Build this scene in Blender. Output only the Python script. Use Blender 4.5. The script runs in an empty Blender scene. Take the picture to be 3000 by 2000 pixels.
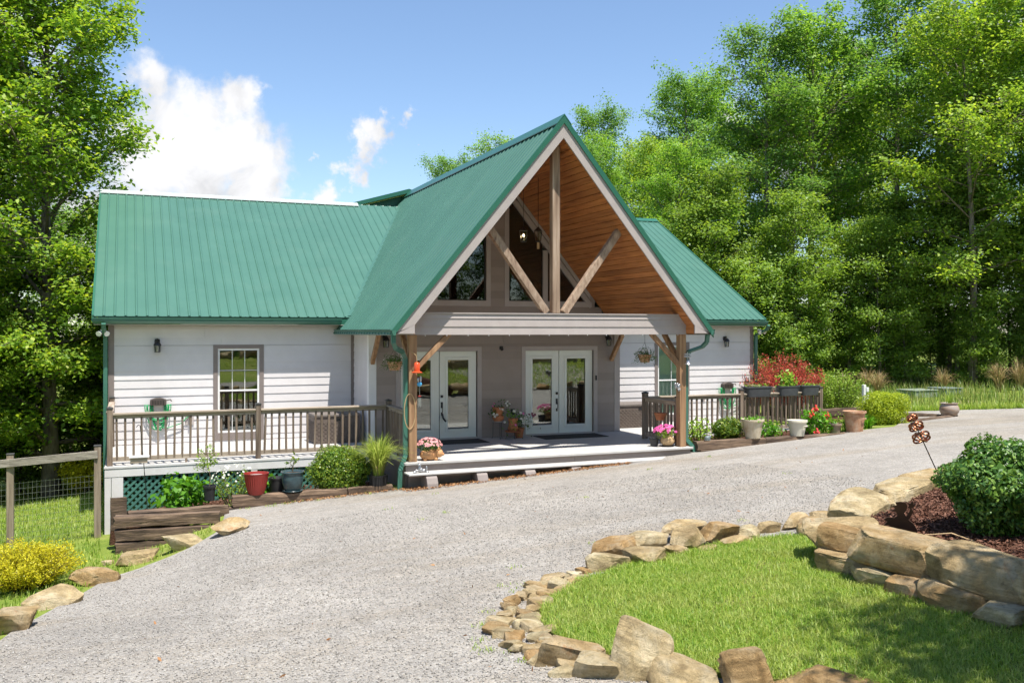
import bpy, bmesh, math, random
import numpy as np
from mathutils import Vector, Matrix

# ------------------------------------------------------------------ camera, sky, sun, exposure
scene = bpy.context.scene
R = math.radians
cam_d = bpy.data.cameras.new('camera'); cam = bpy.data.objects.new('camera', cam_d)
scene.collection.objects.link(cam); scene.camera = cam
cam.location = (0, 0, 2.53)
cam.rotation_euler = (R(90), 0, R(-22.493))
cam_d.sensor_width = 36; cam_d.lens = 36 * 2709.9 / 3000
cam_d.shift_y = -(1000 - 968.4) / 3000
cam_d.clip_start = .05; cam_d.clip_end = 2000
scene.render.resolution_x, scene.render.resolution_y = 1024, 682
scene.view_settings.view_transform = 'Standard'; scene.view_settings.look = 'None'
scene.view_settings.exposure = 0.85; scene.view_settings.gamma = 1.0
scene.render.engine = 'CYCLES'
cy = scene.cycles
cy.use_denoising = True
cy.max_bounces = 7; cy.diffuse_bounces = 3; cy.glossy_bounces = 3; cy.transparent_max_bounces = 10; cy.transmission_bounces = 3
cy.sample_clamp_indirect = 3.0; cy.caustics_reflective = False; cy.caustics_refractive = False

SUN_EL, SUN_DIR = R(70.0), Vector((-.20, .98, -2.75)).normalized()   # travel direction of the light
sun_d = bpy.data.lights.new('sun', 'SUN'); sun = bpy.data.objects.new('sun', sun_d)
scene.collection.objects.link(sun)
sun_d.energy = 4.7; sun_d.angle = R(.55); sun_d.color = (1, .955, .88)
sun.rotation_euler = SUN_DIR.to_track_quat('-Z', 'Y').to_euler()
sun.location = (0, -10, 30)

world = bpy.data.worlds.new('World'); scene.world = world; world.use_nodes = True
wn, wlk = world.node_tree.nodes, world.node_tree.links
wn.clear()
def W(t, **k):
    n = wn.new(t)
    for a, b in k.items(): setattr(n, a, b)
    return n
sky = W('ShaderNodeTexSky', sky_type='NISHITA')
sky.sun_disc = False
to_sun = -SUN_DIR
sky.sun_elevation = math.asin(to_sun.z)
sky.sun_rotation = math.atan2(to_sun.x, to_sun.y)
sky.air_density = 1.0; sky.dust_density = .35; sky.ozone_density = 3.0; sky.altitude = 300
SKY_STRENGTH = .110
coord = W('ShaderNodeTexCoord')
def wmath(op, a, b=None, c=None, clamp=False):
    n = W('ShaderNodeMath', operation=op); n.use_clamp = clamp
    for i, v in enumerate((a, b, c)):
        if v is None: continue
        if hasattr(v, 'links') or hasattr(v, 'is_output'): wlk.new(v, n.inputs[i])
        else: n.inputs[i].default_value = v
    return n.outputs[0]
sep = W('ShaderNodeSeparateXYZ'); wlk.new(coord.outputs['Generated'], sep.inputs[0])
# cumulus banks: (azimuth degrees clockwise from +Y, elevation degrees, angular radius)
puffs = [(1.0, 10.0, .085), (3.8, 9.6, .08), (6.2, 10.6, .052), (7.0, 8.6, .04), (4.0, 6.8, .08), (.6, 13.2, .042), (6.4, 13.4, .036), (3.6, 12.4, .042), (-1.5, 6.5, .12),
         (-5, 10, .11), (-9, 14, .11), (-12, 7, .16), (15.3, 12.5, .017), (14.4, 11.7, .022), (13.5, 10.8, .024), (12.7, 9.6, .022), (11.9, 8.5, .02), (11.2, 7.4, .02), (10.9, 10.6, .010), (16.4, 11.2, .006),
         (35.6, 12.8, .028), (38.5, 10.5, .04), (42.2, 16.2, .026), (43, 9.5, .05), (52, 14, .09), (60, 8, .12), (75, 12, .1), (95, 9, .14), (120, 16, .12), (150, 10, .16),
         (180, 20, .12), (-160, 9, .15), (-130, 14, .14), (-100, 8, .16), (-75, 18, .12), (-50, 9, .15), (-30, 16, .12), (-28, 6, .14)]
warp_n = W('ShaderNodeTexNoise'); warp_n.inputs['Scale'].default_value = 16; warp_n.inputs['Detail'].default_value = 7; warp_n.inputs['Roughness'].default_value = .62
wlk.new(coord.outputs['Generated'], warp_n.inputs['Vector'])
wsub = W('ShaderNodeVectorMath', operation='SUBTRACT'); wlk.new(warp_n.outputs['Color'], wsub.inputs[0]); wsub.inputs[1].default_value = (.5, .5, .5)
wmad = W('ShaderNodeVectorMath', operation='MULTIPLY_ADD'); wlk.new(wsub.outputs[0], wmad.inputs[0]); wmad.inputs[1].default_value = (.13, .13, .10); wlk.new(coord.outputs['Generated'], wmad.inputs[2])
field = None
for az, el, rad in puffs:
    a_, e_ = R(az), R(el)
    d = (math.sin(a_) * math.cos(e_), math.cos(a_) * math.cos(e_), math.sin(e_))
    vd = W('ShaderNodeVectorMath', operation='DISTANCE'); wlk.new(wmad.outputs[0], vd.inputs[0]); vd.inputs[1].default_value = d
    v = wmath('SUBTRACT', 1.0, wmath('DIVIDE', vd.outputs['Value'], rad))
    field = v if field is None else wmath('SMOOTH_MAX', field, v, .25)
nz = W('ShaderNodeTexNoise'); nz.inputs['Scale'].default_value = 13; nz.inputs['Detail'].default_value = 9; nz.inputs['Roughness'].default_value = .56; nz.inputs['Distortion'].default_value = .35
wlk.new(coord.outputs['Generated'], nz.inputs['Vector'])
nz2 = W('ShaderNodeTexNoise'); nz2.inputs['Scale'].default_value = 30; nz2.inputs['Detail'].default_value = 6; nz2.inputs['Roughness'].default_value = .6
wlk.new(coord.outputs['Generated'], nz2.inputs['Vector'])
dens = wmath('ADD', field, wmath('MULTIPLY', wmath('SUBTRACT', nz.outputs['Fac'], .5), 1.7))
dens = wmath('ADD', dens, wmath('MULTIPLY', wmath('SUBTRACT', nz2.outputs['Fac'], .5), .9))
alpha = W('ShaderNodeMapRange', interpolation_type='SMOOTHSTEP'); alpha.inputs['From Min'].default_value = .0; alpha.inputs['From Max'].default_value = .75
wlk.new(dens, alpha.inputs['Value'])
shade = W('ShaderNodeMapRange'); shade.inputs['From Min'].default_value = .40; shade.inputs['From Max'].default_value = .58; shade.inputs['To Min'].default_value = .40; shade.inputs['To Max'].default_value = .56
wlk.new(nz.outputs['Fac'], shade.inputs['Value'])
cc = W('ShaderNodeCombineColor')
wlk.new(shade.outputs[0], cc.inputs[0]); wlk.new(wmath('MULTIPLY', shade.outputs[0], 1.005), cc.inputs[1]); wlk.new(wmath('MULTIPLY', shade.outputs[0], 1.03), cc.inputs[2])
skys = W('ShaderNodeVectorMath', operation='SCALE'); skys.inputs['Scale'].default_value = SKY_STRENGTH
wlk.new(sky.outputs[0], skys.inputs[0])
mixc = W('ShaderNodeMix', data_type='RGBA'); wlk.new(alpha.outputs[0], mixc.inputs[0]); wlk.new(skys.outputs[0], mixc.inputs[6]); wlk.new(cc.outputs[0], mixc.inputs[7])
bg = W('ShaderNodeBackground'); bg.inputs['Strength'].default_value = 1.0
wlk.new(mixc.outputs[2], bg.inputs['Color'])
wo = W('ShaderNodeOutputWorld'); wlk.new(bg.outputs[0], wo.inputs['Surface'])

# ------------------------------------------------------------------ helpers
COL = scene.collection
rnd = random.Random(7)
nrng = np.random.RandomState(11)
def ss(t):
    t = np.clip(t, 0, 1); return t * t * (3 - 2 * t)
def G(x, y):                                                            # height of the terrain
    x = np.asarray(x, float); y = np.asarray(y, float)
    z = -.775 + .055 * np.minimum(x, 17) + .02 * np.clip(x - 17, 0, 14) - .05 * (np.clip(y, -4, 19) - 17)
    z = z - .36 * ss((1.75 - x) / 1.7) * ss((y - 8.5) / 6)
    z = z - .075 * np.clip(y - 18.5, 0, 60) * ss((1.5 - x) / 3)
    z = z + .30 * np.clip(-2.5 - y, 0, 7) + .04 * np.clip(-9.5 - y, 0, 50)      # bank behind the viewer
    return z
def g(x, y): return float(G(x, y))

def tag(o, label=None, cat=None, group=None, kind=None):
    if label: o['label'] = label
    if cat: o['category'] = cat
    if group: o['group'] = group
    if kind: o['kind'] = kind
    return o
def thing(name, label, cat, loc=(0, 0, 0), group=None):
    o = bpy.data.objects.new(name, None); COL.objects.link(o); o.location = loc; o.empty_display_size = .1
    return tag(o, label, cat, group)
def wloc(o):
    v = Vector((0, 0, 0))
    while o is not None: v = v + Vector(o.location); o = o.parent
    return v
def link(name, me, parent=None, loc=None, scale=None, rot=None):
    o = bpy.data.objects.new(name, me); COL.objects.link(o)
    if parent is not None: o.parent = parent
    if loc is not None: o.location = Vector(loc) - (wloc(parent) if parent is not None else Vector((0, 0, 0)))
    if scale is not None: o.scale = scale
    if rot is not None: o.rotation_euler = rot
    return o
def copy_tree(o, parent=None):
    c = o.copy(); COL.objects.link(c); c.parent = parent
    for ch in o.children: copy_tree(ch, c)
    return c

class MB:
    def __init__(s): s.v = []; s.f = []
    def add(s, v, f):
        n = len(s.v); s.v += [tuple(p) for p in v]; s.f += [tuple(i + n for i in q) for q in f]; return s
    def box(s, x0, x1, y0, y1, z0, z1):
        return s.add([(x0, y0, z0), (x1, y0, z0), (x1, y1, z0), (x0, y1, z0), (x0, y0, z1), (x1, y0, z1), (x1, y1, z1), (x0, y1, z1)],
                     [(0, 3, 2, 1), (4, 5, 6, 7), (0, 1, 5, 4), (1, 2, 6, 5), (2, 3, 7, 6), (3, 0, 4, 7)])
    def bar(s, p, q, w, h, up=(0, 0, 1)):                                   # a beam from p to q, w sideways, h along up
        p, q, up = Vector(p), Vector(q), Vector(up); d = (q - p).normalized()
        sd = d.cross(up)
        if sd.length < 1e-4: sd = d.cross(Vector((1, 0, 0)))
        sd.normalize(); u = sd.cross(d)
        v = []
        for c in (p, q):
            for a, b in ((-1, -1), (1, -1), (1, 1), (-1, 1)): v.append(c + sd * (a * w / 2) + u * (b * h / 2))
        return s.add(v, [(0, 1, 2, 3)[::-1], (4, 5, 6, 7), (0, 1, 5, 4), (1, 2, 6, 5), (2, 3, 7, 6), (3, 0, 4, 7)])
    def tube(s, pts, r, n=6, caps=True):
        pts = [Vector(p) for p in pts]; k = len(pts); rr = r if isinstance(r, (list, tuple)) else [r] * k
        v, f = [], []; prev = None
        for i, p in enumerate(pts):
            d = (pts[min(i + 1, k - 1)] - pts[max(i - 1, 0)])
            if d.length < 1e-7: d = Vector((0, 0, 1))
            d.normalize()
            if prev is None:
                a = d.cross(Vector((0, 0, 1)))
                if a.length < 1e-3: a = d.cross(Vector((1, 0, 0)))
            else: a = prev - d * prev.dot(d)
            a.normalize(); prev = a; b = d.cross(a)
            for j in range(n):
                t = 2 * math.pi * j / n; v.append(p + (a * math.cos(t) + b * math.sin(t)) * rr[i])
        for i in range(k - 1):
            for j in range(n): f.append((i * n + j, i * n + (j + 1) % n, (i + 1) * n + (j + 1) % n, (i + 1) * n + j))
        if caps: f += [tuple(range(n))[::-1], tuple((k - 1) * n + j for j in range(n))]
        return s.add(v, f)
    def lathe(s, c, prof, n=24, sx=1, sy=1, caps=True):                          # prof: (radius, z)
        v, f = [], []
        for r_, z in prof:
            for j in range(n):
                t = 2 * math.pi * j / n; v.append((c[0] + r_ * math.cos(t) * sx, c[1] + r_ * math.sin(t) * sy, c[2] + z))
        for i in range(len(prof) - 1):
            for j in range(n): f.append((i * n + j, i * n + (j + 1) % n, (i + 1) * n + (j + 1) % n, (i + 1) * n + j))
        if caps: f += [tuple(range(n))[::-1], tuple((len(prof) - 1) * n + j for j in range(n))]
        return s.add(v, f)
    def ell(s, c, rx, ry, rz, n=12, m=8):
        prof = [(max(1e-4, math.sin(math.pi * i / m)), -math.cos(math.pi * i / m)) for i in range(m + 1)]
        v, f = [], []
        for r_, z in prof:
            for j in range(n):
                t = 2 * math.pi * j / n; v.append((c[0] + r_ * math.cos(t) * rx, c[1] + r_ * math.sin(t) * ry, c[2] + z * rz))
        for i in range(m):
            for j in range(n): f.append((i * n + j, i * n + (j + 1) % n, (i + 1) * n + (j + 1) % n, (i + 1) * n + j))
        return s.add(v, f)
    def xz(s, pts, y0, y1):                                                  # polygon in the XZ plane, extruded along Y (pts counter-clockwise seen from -Y)
        n = len(pts); v = [(x, y0, z) for x, z in pts] + [(x, y1, z) for x, z in pts]
        f = [tuple(range(n)), tuple(range(2 * n - 1, n - 1, -1))]
        for i in range(n):
            j = (i + 1) % n; f.append((j, i, n + i, n + j))
        return s.add(v, f)
    def yz(s, pts, x0, x1):
        n = len(pts); v = [(x0, y, z) for y, z in pts] + [(x1, y, z) for y, z in pts]
        f = [tuple(range(n))[::-1], tuple(range(n, 2 * n))]
        for i in range(n):
            j = (i + 1) % n; f.append((i, j, n + j, n + i))
        return s.add(v, f)
    def mesh(s, name, mat, origin=(0, 0, 0), smooth=False):
        o = Vector(origin)
        me = bpy.data.meshes.new(name)
        me.from_pydata([(p[0] - o.x, p[1] - o.y, p[2] - o.z) for p in s.v], [], s.f)
        if mat is not None: me.materials.append(mat)
        if smooth:
            me.polygons.foreach_set('use_smooth', [True] * len(me.polygons))
            if smooth is not True: me.set_sharp_from_angle(angle=R(smooth))
        me.update(); return me
    def build(s, name, mat, parent=None, origin=None, smooth=False, bevel=0):
        org = wloc(parent) if parent is not None else Vector(origin if origin is not None else (0, 0, 0))
        o = bpy.data.objects.new(name, s.mesh(name, mat, org, smooth)); COL.objects.link(o)
        if parent is not None: o.parent = parent
        else: o.location = org
        if bevel:
            m = o.modifiers.new('bevel', 'BEVEL'); m.width = bevel; m.segments = 2; m.limit_method = 'ANGLE'
        return o

def np_mesh(name, verts, faces_per, mat, smooth=False):
    """verts (N*k,3): consecutive k-gons"""
    k = faces_per; n = len(verts) // k
    me = bpy.data.meshes.new(name)
    me.vertices.add(n * k); me.vertices.foreach_set('co', np.asarray(verts, np.float32).ravel())
    me.loops.add(n * k); me.loops.foreach_set('vertex_index', np.arange(n * k, dtype=np.int32))
    me.polygons.add(n); me.polygons.foreach_set('loop_start', np.arange(0, n * k, k, dtype=np.int32))
    if smooth: me.polygons.foreach_set('use_smooth', np.ones(n, bool))
    me.materials.append(mat); me.update(calc_edges=True); return me
def np_tris(name, V, F, mat):
    me = bpy.data.meshes.new(name); n = len(F)
    me.vertices.add(len(V)); me.vertices.foreach_set('co', np.asarray(V, np.float32).ravel())
    me.loops.add(n * 3); me.loops.foreach_set('vertex_index', np.asarray(F, np.int32).ravel())
    me.polygons.add(n); me.polygons.foreach_set('loop_start', np.arange(0, n * 3, 3, dtype=np.int32))
    me.materials.append(mat); me.update(calc_edges=True); return me
def norm(a): return a / np.maximum(np.linalg.norm(a, axis=1, keepdims=True), 1e-9)
def leaf_quads(P, N, size, rng, aspect=.55, droop=.25, var=.35):
    n = len(P); N = norm(N)
    d = rng.normal(size=(n, 3)); d -= N * np.sum(d * N, 1, keepdims=True); d = norm(d); d[:, 2] -= droop; d = norm(d)
    sd = norm(np.cross(d, N)); l = (size * (1 + var * rng.uniform(-1, 1, n)))[:, None]
    nn = norm(np.cross(sd, d))
    a = P - d * l * .5; b = P + sd * l * aspect * .5 + nn * l * .08 - d * l * .05; c = P + d * l * .5; e = P - sd * l * aspect * .5 + nn * l * .08 - d * l * .05
    return np.stack([a, b, c, e], 1).reshape(-1, 3)

# ------------------------------------------------------------------ materials
def new_mat(name):
    m = bpy.data.materials.new(name); m.use_nodes = True
    nt = m.node_tree; nt.nodes.clear()
    out = nt.nodes.new('ShaderNodeOutputMaterial')
    return m, nt, out
def nd(nt, t, **k):
    n = nt.nodes.new(t)
    for a, b in k.items(): setattr(n, a, b)
    return n
def ramp(nt, fac, cols):
    r = nt.nodes.new('ShaderNodeValToRGB'); e = r.color_ramp.elements
    while len(e) < len(cols): e.new(.5)
    for i, (p, c) in enumerate(cols):
        e[i].position = p; e[i].color = (c[0], c[1], c[2], 1)
    nt.links.new(fac, r.inputs[0]); return r.outputs[0]
def pos(nt, stretch=(1, 1, 1), obj=False):
    if obj: s = nd(nt, 'ShaderNodeTexCoord').outputs['Object']
    else: s = nd(nt, 'ShaderNodeNewGeometry').outputs['Position']
    mp = nd(nt, 'ShaderNodeMapping'); mp.inputs['Scale'].default_value = stretch
    nt.links.new(s, mp.inputs[0]); return mp.outputs[0]
def noise(nt, vec, scale, detail=4, rough=.55, dist=0):
    n = nd(nt, 'ShaderNodeTexNoise'); n.inputs['Scale'].default_value = scale; n.inputs['Detail'].default_value = detail
    n.inputs['Roughness'].default_value = rough; n.inputs['Distortion'].default_value = dist
    nt.links.new(vec, n.inputs['Vector']); return n.outputs['Fac']
def mul_col(nt, col, val):                                                 # colour times a scalar
    m = nd(nt, 'ShaderNodeVectorMath', operation='SCALE'); nt.links.new(col, m.inputs[0]); nt.links.new(val, m.inputs['Scale']); return m.outputs[0]
def rngmap(nt, v, a, b, lo=0, hi=1):
    m = nd(nt, 'ShaderNodeMapRange'); m.inputs['From Min'].default_value = lo; m.inputs['From Max'].default_value = hi
    m.inputs['To Min'].default_value = a; m.inputs['To Max'].default_value = b; nt.links.new(v, m.inputs['Value']); return m.outputs[0]
def pm(name, cols, scale=6, stretch=(1, 1, 1), rough=.6, bump=0, bscale=None, rand=.0, obj=False, detail=5, metallic=0, spec=.5, dirt=None, bstretch=None, coat=0):
    m, nt, out = new_mat(name)
    b = nd(nt, 'ShaderNodeBsdfPrincipled')
    v = pos(nt, stretch, obj)
    f = noise(nt, v, scale, detail, .6, .2)
    c = ramp(nt, f, [(.28 + .44 * i / max(1, len(cols) - 1), k) for i, k in enumerate(cols)])
    if rand:
        oi = nd(nt, 'ShaderNodeObjectInfo'); c = mul_col(nt, c, rngmap(nt, oi.outputs['Random'], 1 - rand, 1 + rand))
    if dirt:
        dcol, dscale, amt = dirt
        f2 = noise(nt, pos(nt, (1, 1, .35), obj), dscale, 6, .65, .4)
        mx = nd(nt, 'ShaderNodeMix', data_type='RGBA'); nt.links.new(rngmap(nt, f2, 0, amt, .5, .75), mx.inputs[0]); nt.links.new(c, mx.inputs[6]); mx.inputs[7].default_value = (*dcol, 1); c = mx.outputs[2]
    nt.links.new(c, b.inputs['Base Color'])
    b.inputs['Roughness'].default_value = rough; b.inputs['Metallic'].default_value = metallic; b.inputs['Specular IOR Level'].default_value = spec
    b.inputs['Coat Weight'].default_value = coat
    if bump:
        bp = nd(nt, 'ShaderNodeBump'); bp.inputs['Strength'].default_value = bump; bp.inputs['Distance'].default_value = .02
        nt.links.new(noise(nt, pos(nt, bstretch or stretch, obj), bscale or scale * 3, 6, .65), bp.inputs['Height']); nt.links.new(bp.outputs[0], b.inputs['Normal'])
    nt.links.new(b.outputs[0], out.inputs[0]); return m
def leaf_mat(name, cols, trans=.35, tcol=None, rough=.45, spec=.35, rand=.12, patch=None):
    m, nt, out = new_mat(name)
    geo = nd(nt, 'ShaderNodeNewGeometry')
    c = ramp(nt, geo.outputs['Random Per Island'], [(i / max(1, len(cols) - 1), k) for i, k in enumerate(cols)])
    if patch:
        fp = noise(nt, pos(nt), patch[1], 5, .65, .5); mp_ = nd(nt, 'ShaderNodeMix', data_type='RGBA'); nt.links.new(rngmap(nt, fp, 0, patch[2], .45, .72), mp_.inputs[0]); nt.links.new(c, mp_.inputs[6]); mp_.inputs[7].default_value = (*patch[0], 1); c = mp_.outputs[2]
    oi = nd(nt, 'ShaderNodeObjectInfo'); c = mul_col(nt, c, rngmap(nt, oi.outputs['Random'], 1 - rand, 1 + rand))
    b = nd(nt, 'ShaderNodeBsdfPrincipled'); nt.links.new(c, b.inputs['Base Color']); b.inputs['Roughness'].default_value = rough; b.inputs['Specular IOR Level'].default_value = spec
    t = nd(nt, 'ShaderNodeBsdfTranslucent')
    if tcol:
        mx = nd(nt, 'ShaderNodeMix', data_type='RGBA', blend_type='MULTIPLY'); mx.inputs[0].default_value = 1; nt.links.new(c, mx.inputs[6]); mx.inputs[7].default_value = (*tcol, 1); nt.links.new(mx.outputs[2], t.inputs[0])
    else: nt.links.new(c, t.inputs[0])
    s = nd(nt, 'ShaderNodeMixShader'); s.inputs[0].default_value = trans
    nt.links.new(b.outputs[0], s.inputs[1]); nt.links.new(t.outputs[0], s.inputs[2]); nt.links.new(s.outputs[0], out.inputs[0]); return m

M = {}
M['siding_white'] = pm('siding_white', [(.585, .555, .55), (.635, .605, .60)], 3, rough=.55, bump=.06, bscale=40, bstretch=(.3, 1, 3), rand=.035, dirt=((.52, .49, .46), 1.1, .25))
M['siding_taupe'] = pm('siding_taupe', [(.285, .235, .205), (.315, .26, .23)], 3, rough=.6, bump=.06, bscale=40, bstretch=(.3, 1, 3), rand=.10)
M['trim_brown'] = pm('trim_brown', [(.185, .152, .138), (.215, .178, .162)], 4, rough=.55, bump=.04)
M['trim_light'] = pm('trim_light', [(.365, .318, .298), (.41, .362, .338)], 4, rough=.55, bump=.04, rand=.03)
M['trim_white'] = pm('trim_white', [(.72, .71, .69), (.78, .77, .75)], 4, rough=.45, bump=.03)
M['door_white'] = pm('door_white', [(.74, .76, .70), (.78, .80, .74)], 3, rough=.4, bump=.02)
M['roof_green'] = pm('roof_green', [(.054, .142, .106), (.064, .160, .12)], 1.2, rough=.36, spec=.5, rand=.03, dirt=((.10, .185, .14), 1.2, .3))
M['green_trim'] = pm('green_trim', [(.024, .118, .078), (.03, .13, .086)], 3, rough=.3, spec=.6)
M['green_dark'] = pm('green_dark', [(.012, .06, .04), (.018, .075, .05)], 3, rough=.6)
M['downspout'] = pm('downspout_green', [(.04, .135, .098), (.05, .155, .112)], 3, rough=.35, spec=.6)
M['ridge_cap'] = pm('ridge_cap', [(.36, .42, .40), (.44, .48, .46)], 3, rough=.35, spec=.6)  # paler than the green caps: highlight along the left main ridge put into the colour
M['post_wood'] = pm('post_wood', [(.15, .08, .04), (.30, .17, .085), (.42, .26, .14)], 1.4, (9, 9, .55), rough=.75, bump=.5, bscale=4, bstretch=(9, 9, .5), rand=.1)
M['brace_wood'] = pm('brace_wood', [(.14, .085, .055), (.33, .23, .16), (.46, .35, .26)], 5, (3, 1, 1), rough=.8, bump=.5, bscale=14, rand=.15)
M['king_wood'] = pm('king_wood', [(.13, .08, .05), (.30, .21, .145), (.44, .34, .255)], 1.4, (10, 10, .6), rough=.8, bump=.5, bscale=4, bstretch=(10, 10, .5), rand=.1)
M['ceiling_wood'] = pm('ceiling_wood', [(.25, .082, .022), (.43, .16, .045), (.52, .215, .07)], 2.2, (7, .6, 7), rough=.45, bump=.12, bscale=5, rand=.17)
M['rail_v'] = pm('rail_wood_upright', [(.075, .05, .034), (.19, .138, .098), (.29, .23, .172)], 1.6, (14, 14, .8), rough=.85, bump=.4, bscale=4, bstretch=(14, 14, .6), rand=.2)
M['rail_x'] = pm('rail_wood_flat', [(.18, .135, .10), (.36, .29, .22), (.48, .40, .31)], 1.6, (.8, 14, 14), rough=.85, bump=.4, bscale=4, bstretch=(.6, 14, 14), rand=.12)
M['rail_y'] = pm('rail_wood_side', [(.16, .12, .09), (.33, .26, .20), (.45, .37, .29)], 1.6, (14, .8, 14), rough=.85, bump=.4, bscale=4, bstretch=(14, .6, 14), rand=.12)
M['fence_wood'] = pm('fence_wood', [(.12, .09, .065), (.27, .21, .15), (.36, .29, .22)], 1.4, (12, 12, .8), rough=.9, bump=.5, bscale=4, bstretch=(12, 12, .6), rand=.1)
M['fence_rail'] = pm('fence_rail', [(.16, .135, .11), (.30, .26, .21), (.38, .34, .28)], 1.4, (.8, 8, 12), rough=.9, bump=.5, bscale=4, rand=.1)
M['timber'] = pm('timber', [(.03, .02, .014), (.12, .078, .05), (.25, .17, .11)], 1.8, (.9, 9, 9), rough=.9, bump=.9, bscale=3.2, bstretch=(.8, 9, 9), rand=.2, dirt=((.05, .035, .025), 3, .5))
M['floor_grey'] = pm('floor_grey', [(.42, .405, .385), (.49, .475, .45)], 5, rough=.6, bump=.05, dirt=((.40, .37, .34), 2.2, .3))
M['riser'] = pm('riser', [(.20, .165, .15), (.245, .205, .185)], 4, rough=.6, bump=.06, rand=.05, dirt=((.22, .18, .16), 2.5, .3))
M['deck_rim'] = pm('deck_rim', [(.62, .60, .59), (.70, .68, .67)], 4, rough=.6, bump=.05, dirt=((.45, .42, .39), 3, .3))
M['lattice'] = pm('lattice', [(.045, .15, .115), (.06, .18, .14)], 5, rough=.6, bump=.1, rand=.1)
M['black_metal'] = pm('black_metal', [(.012, .012, .013), (.02, .02, .021)], 6, rough=.4)
M['bronze'] = pm('bronze', [(.02, .016, .013), (.035, .028, .022)], 6, rough=.4)
M['cap_black'] = pm('cap_black', [(.03, .03, .03), (.055, .053, .05)], 8, rough=.6)
M['mat_dark'] = pm('mat_dark', [(.028, .026, .025), (.05, .047, .045)], 60, rough=.95, bump=.5, bscale=200)
M['wicker'] = pm('wicker', [(.095, .07, .055), (.135, .105, .085)], 9, rough=.65, rand=.06)
M['wicker_lid'] = pm('wicker_lid', [(.12, .10, .085), (.16, .135, .12)], 9, rough=.6)
M['terracotta'] = pm('terracotta', [(.36, .125, .05), (.46, .18, .08)], 9, rough=.85, bump=.15, bscale=40, rand=.08)
M['terracotta_aged'] = pm('terracotta_aged', [(.28, .12, .065), (.46, .25, .14), (.52, .36, .24)], 6, (1, 1, 1.6), rough=.9, bump=.25, bscale=30, dirt=((.60, .52, .42), 3, .8))
M['cream_pot'] = pm('cream_pot', [(.42, .33, .20), (.58, .50, .36), (.62, .56, .43)], 5, (1, 1, 1.5), rough=.85, bump=.25, bscale=30, dirt=((.40, .22, .11), 4, .8))
M['white_pot'] = pm('white_pot', [(.62, .57, .45), (.70, .65, .53)], 5, rough=.8, bump=.15, bscale=30, dirt=((.45, .38, .27), 3, .4))
M['red_pot'] = pm('red_pot', [(.25, .022, .016), (.32, .035, .026)], 5, rough=.4, spec=.5)
M['blue_pot'] = pm('blue_pot', [(.02, .038, .045), (.04, .075, .085), (.075, .12, .125)], 4, (1, 1, 2), rough=.25, spec=.6)
M['ceramic'] = pm('ceramic', [(.22, .13, .08), (.34, .25, .19), (.30, .29, .28)], 2.5, (1, 1, 3), rough=.5)
M['black_pot'] = pm('black_pot', [(.015, .015, .016), (.028, .028, .029)], 6, rough=.5)
M['grey_planter'] = pm('grey_planter', [(.05, .052, .056), (.075, .078, .083)], 8, rough=.7, bump=.1)
M['tan_pot'] = pm('tan_pot', [(.40, .26, .13), (.55, .39, .21)], 7, rough=.7, bump=.2, bscale=25)
M['pig_clay'] = pm('orange_clay', [(.46, .22, .085), (.60, .33, .15)], 7, rough=.75, bump=.2, bscale=25)
M['soil'] = pm('soil', [(.05, .032, .022), (.11, .075, .05)], 25, rough=.95, bump=.6)
M['hose'] = pm('hose_green', [(.012, .24, .075), (.02, .30, .095)], 8, rough=.35)
M['reel'] = pm('reel_brown', [(.065, .05, .042), (.09, .07, .06)], 8, rough=.5)
M['grey_box'] = pm('grey_box', [(.42, .38, .35), (.5, .46, .43)], 8, rough=.5)
M['white_plastic'] = pm('white_plastic', [(.72, .72, .70), (.78, .78, .76)], 8, rough=.4)
M['silver'] = pm('silver', [(.30, .30, .31), (.55, .55, .56)], 20, rough=.35, metallic=.8)
M['copper'] = pm('copper', [(.26, .09, .045), (.46, .19, .10)], 12, rough=.3, metallic=.85)
M['rust'] = pm('rust', [(.035, .017, .010), (.06, .03, .018)], 14, rough=.8)
M['feeder_red'] = pm('feeder_red', [(.62, .07, .02), (.70, .10, .03)], 8, rough=.2)
M['blue_paint'] = pm('blue_paint', [(.05, .30, .55), (.08, .38, .62)], 8, rough=.4)
M['utility_green'] = pm('utility_green', [(.20, .24, .19), (.25, .29, .23)], 5, rough=.5)
M['utility_blue'] = pm('utility_blue', [(.13, .16, .16), (.16, .20, .20)], 5, rough=.5)
M['concrete'] = pm('concrete', [(.30, .28, .26), (.38, .36, .33)], 6, rough=.9, bump=.2)
M['interior'] = pm('interior', [(.20, .17, .14), (.24, .20, .17)], 2, rough=.8)
M['blind'] = pm('blind', [(.66, .76, .69), (.72, .82, .75)], 3, rough=.5)
M['bark'] = pm('bark', [(.08, .064, .05), (.20, .165, .135), (.31, .265, .22)], 3, (3, 3, .7), rough=.95, bump=.9, bscale=6, rand=.25)
M['stem'] = pm('stem', [(.08, .06, .035), (.14, .11, .06)], 8, rough=.9)
M['dry_stem'] = pm('dry_stem', [(.30, .19, .10), (.42, .28, .16)], 8, rough=.9)
M['bulb'] = None
def emis(name, col, st):
    m, nt, out = new_mat(name); e = nd(nt, 'ShaderNodeEmission'); e.inputs[0].default_value = (*col, 1); e.inputs[1].default_value = st
    nt.links.new(e.outputs[0], out.inputs[0]); return m
M['bulb'] = emis('lit_bulb', (1, .78, .45), 6)
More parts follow.
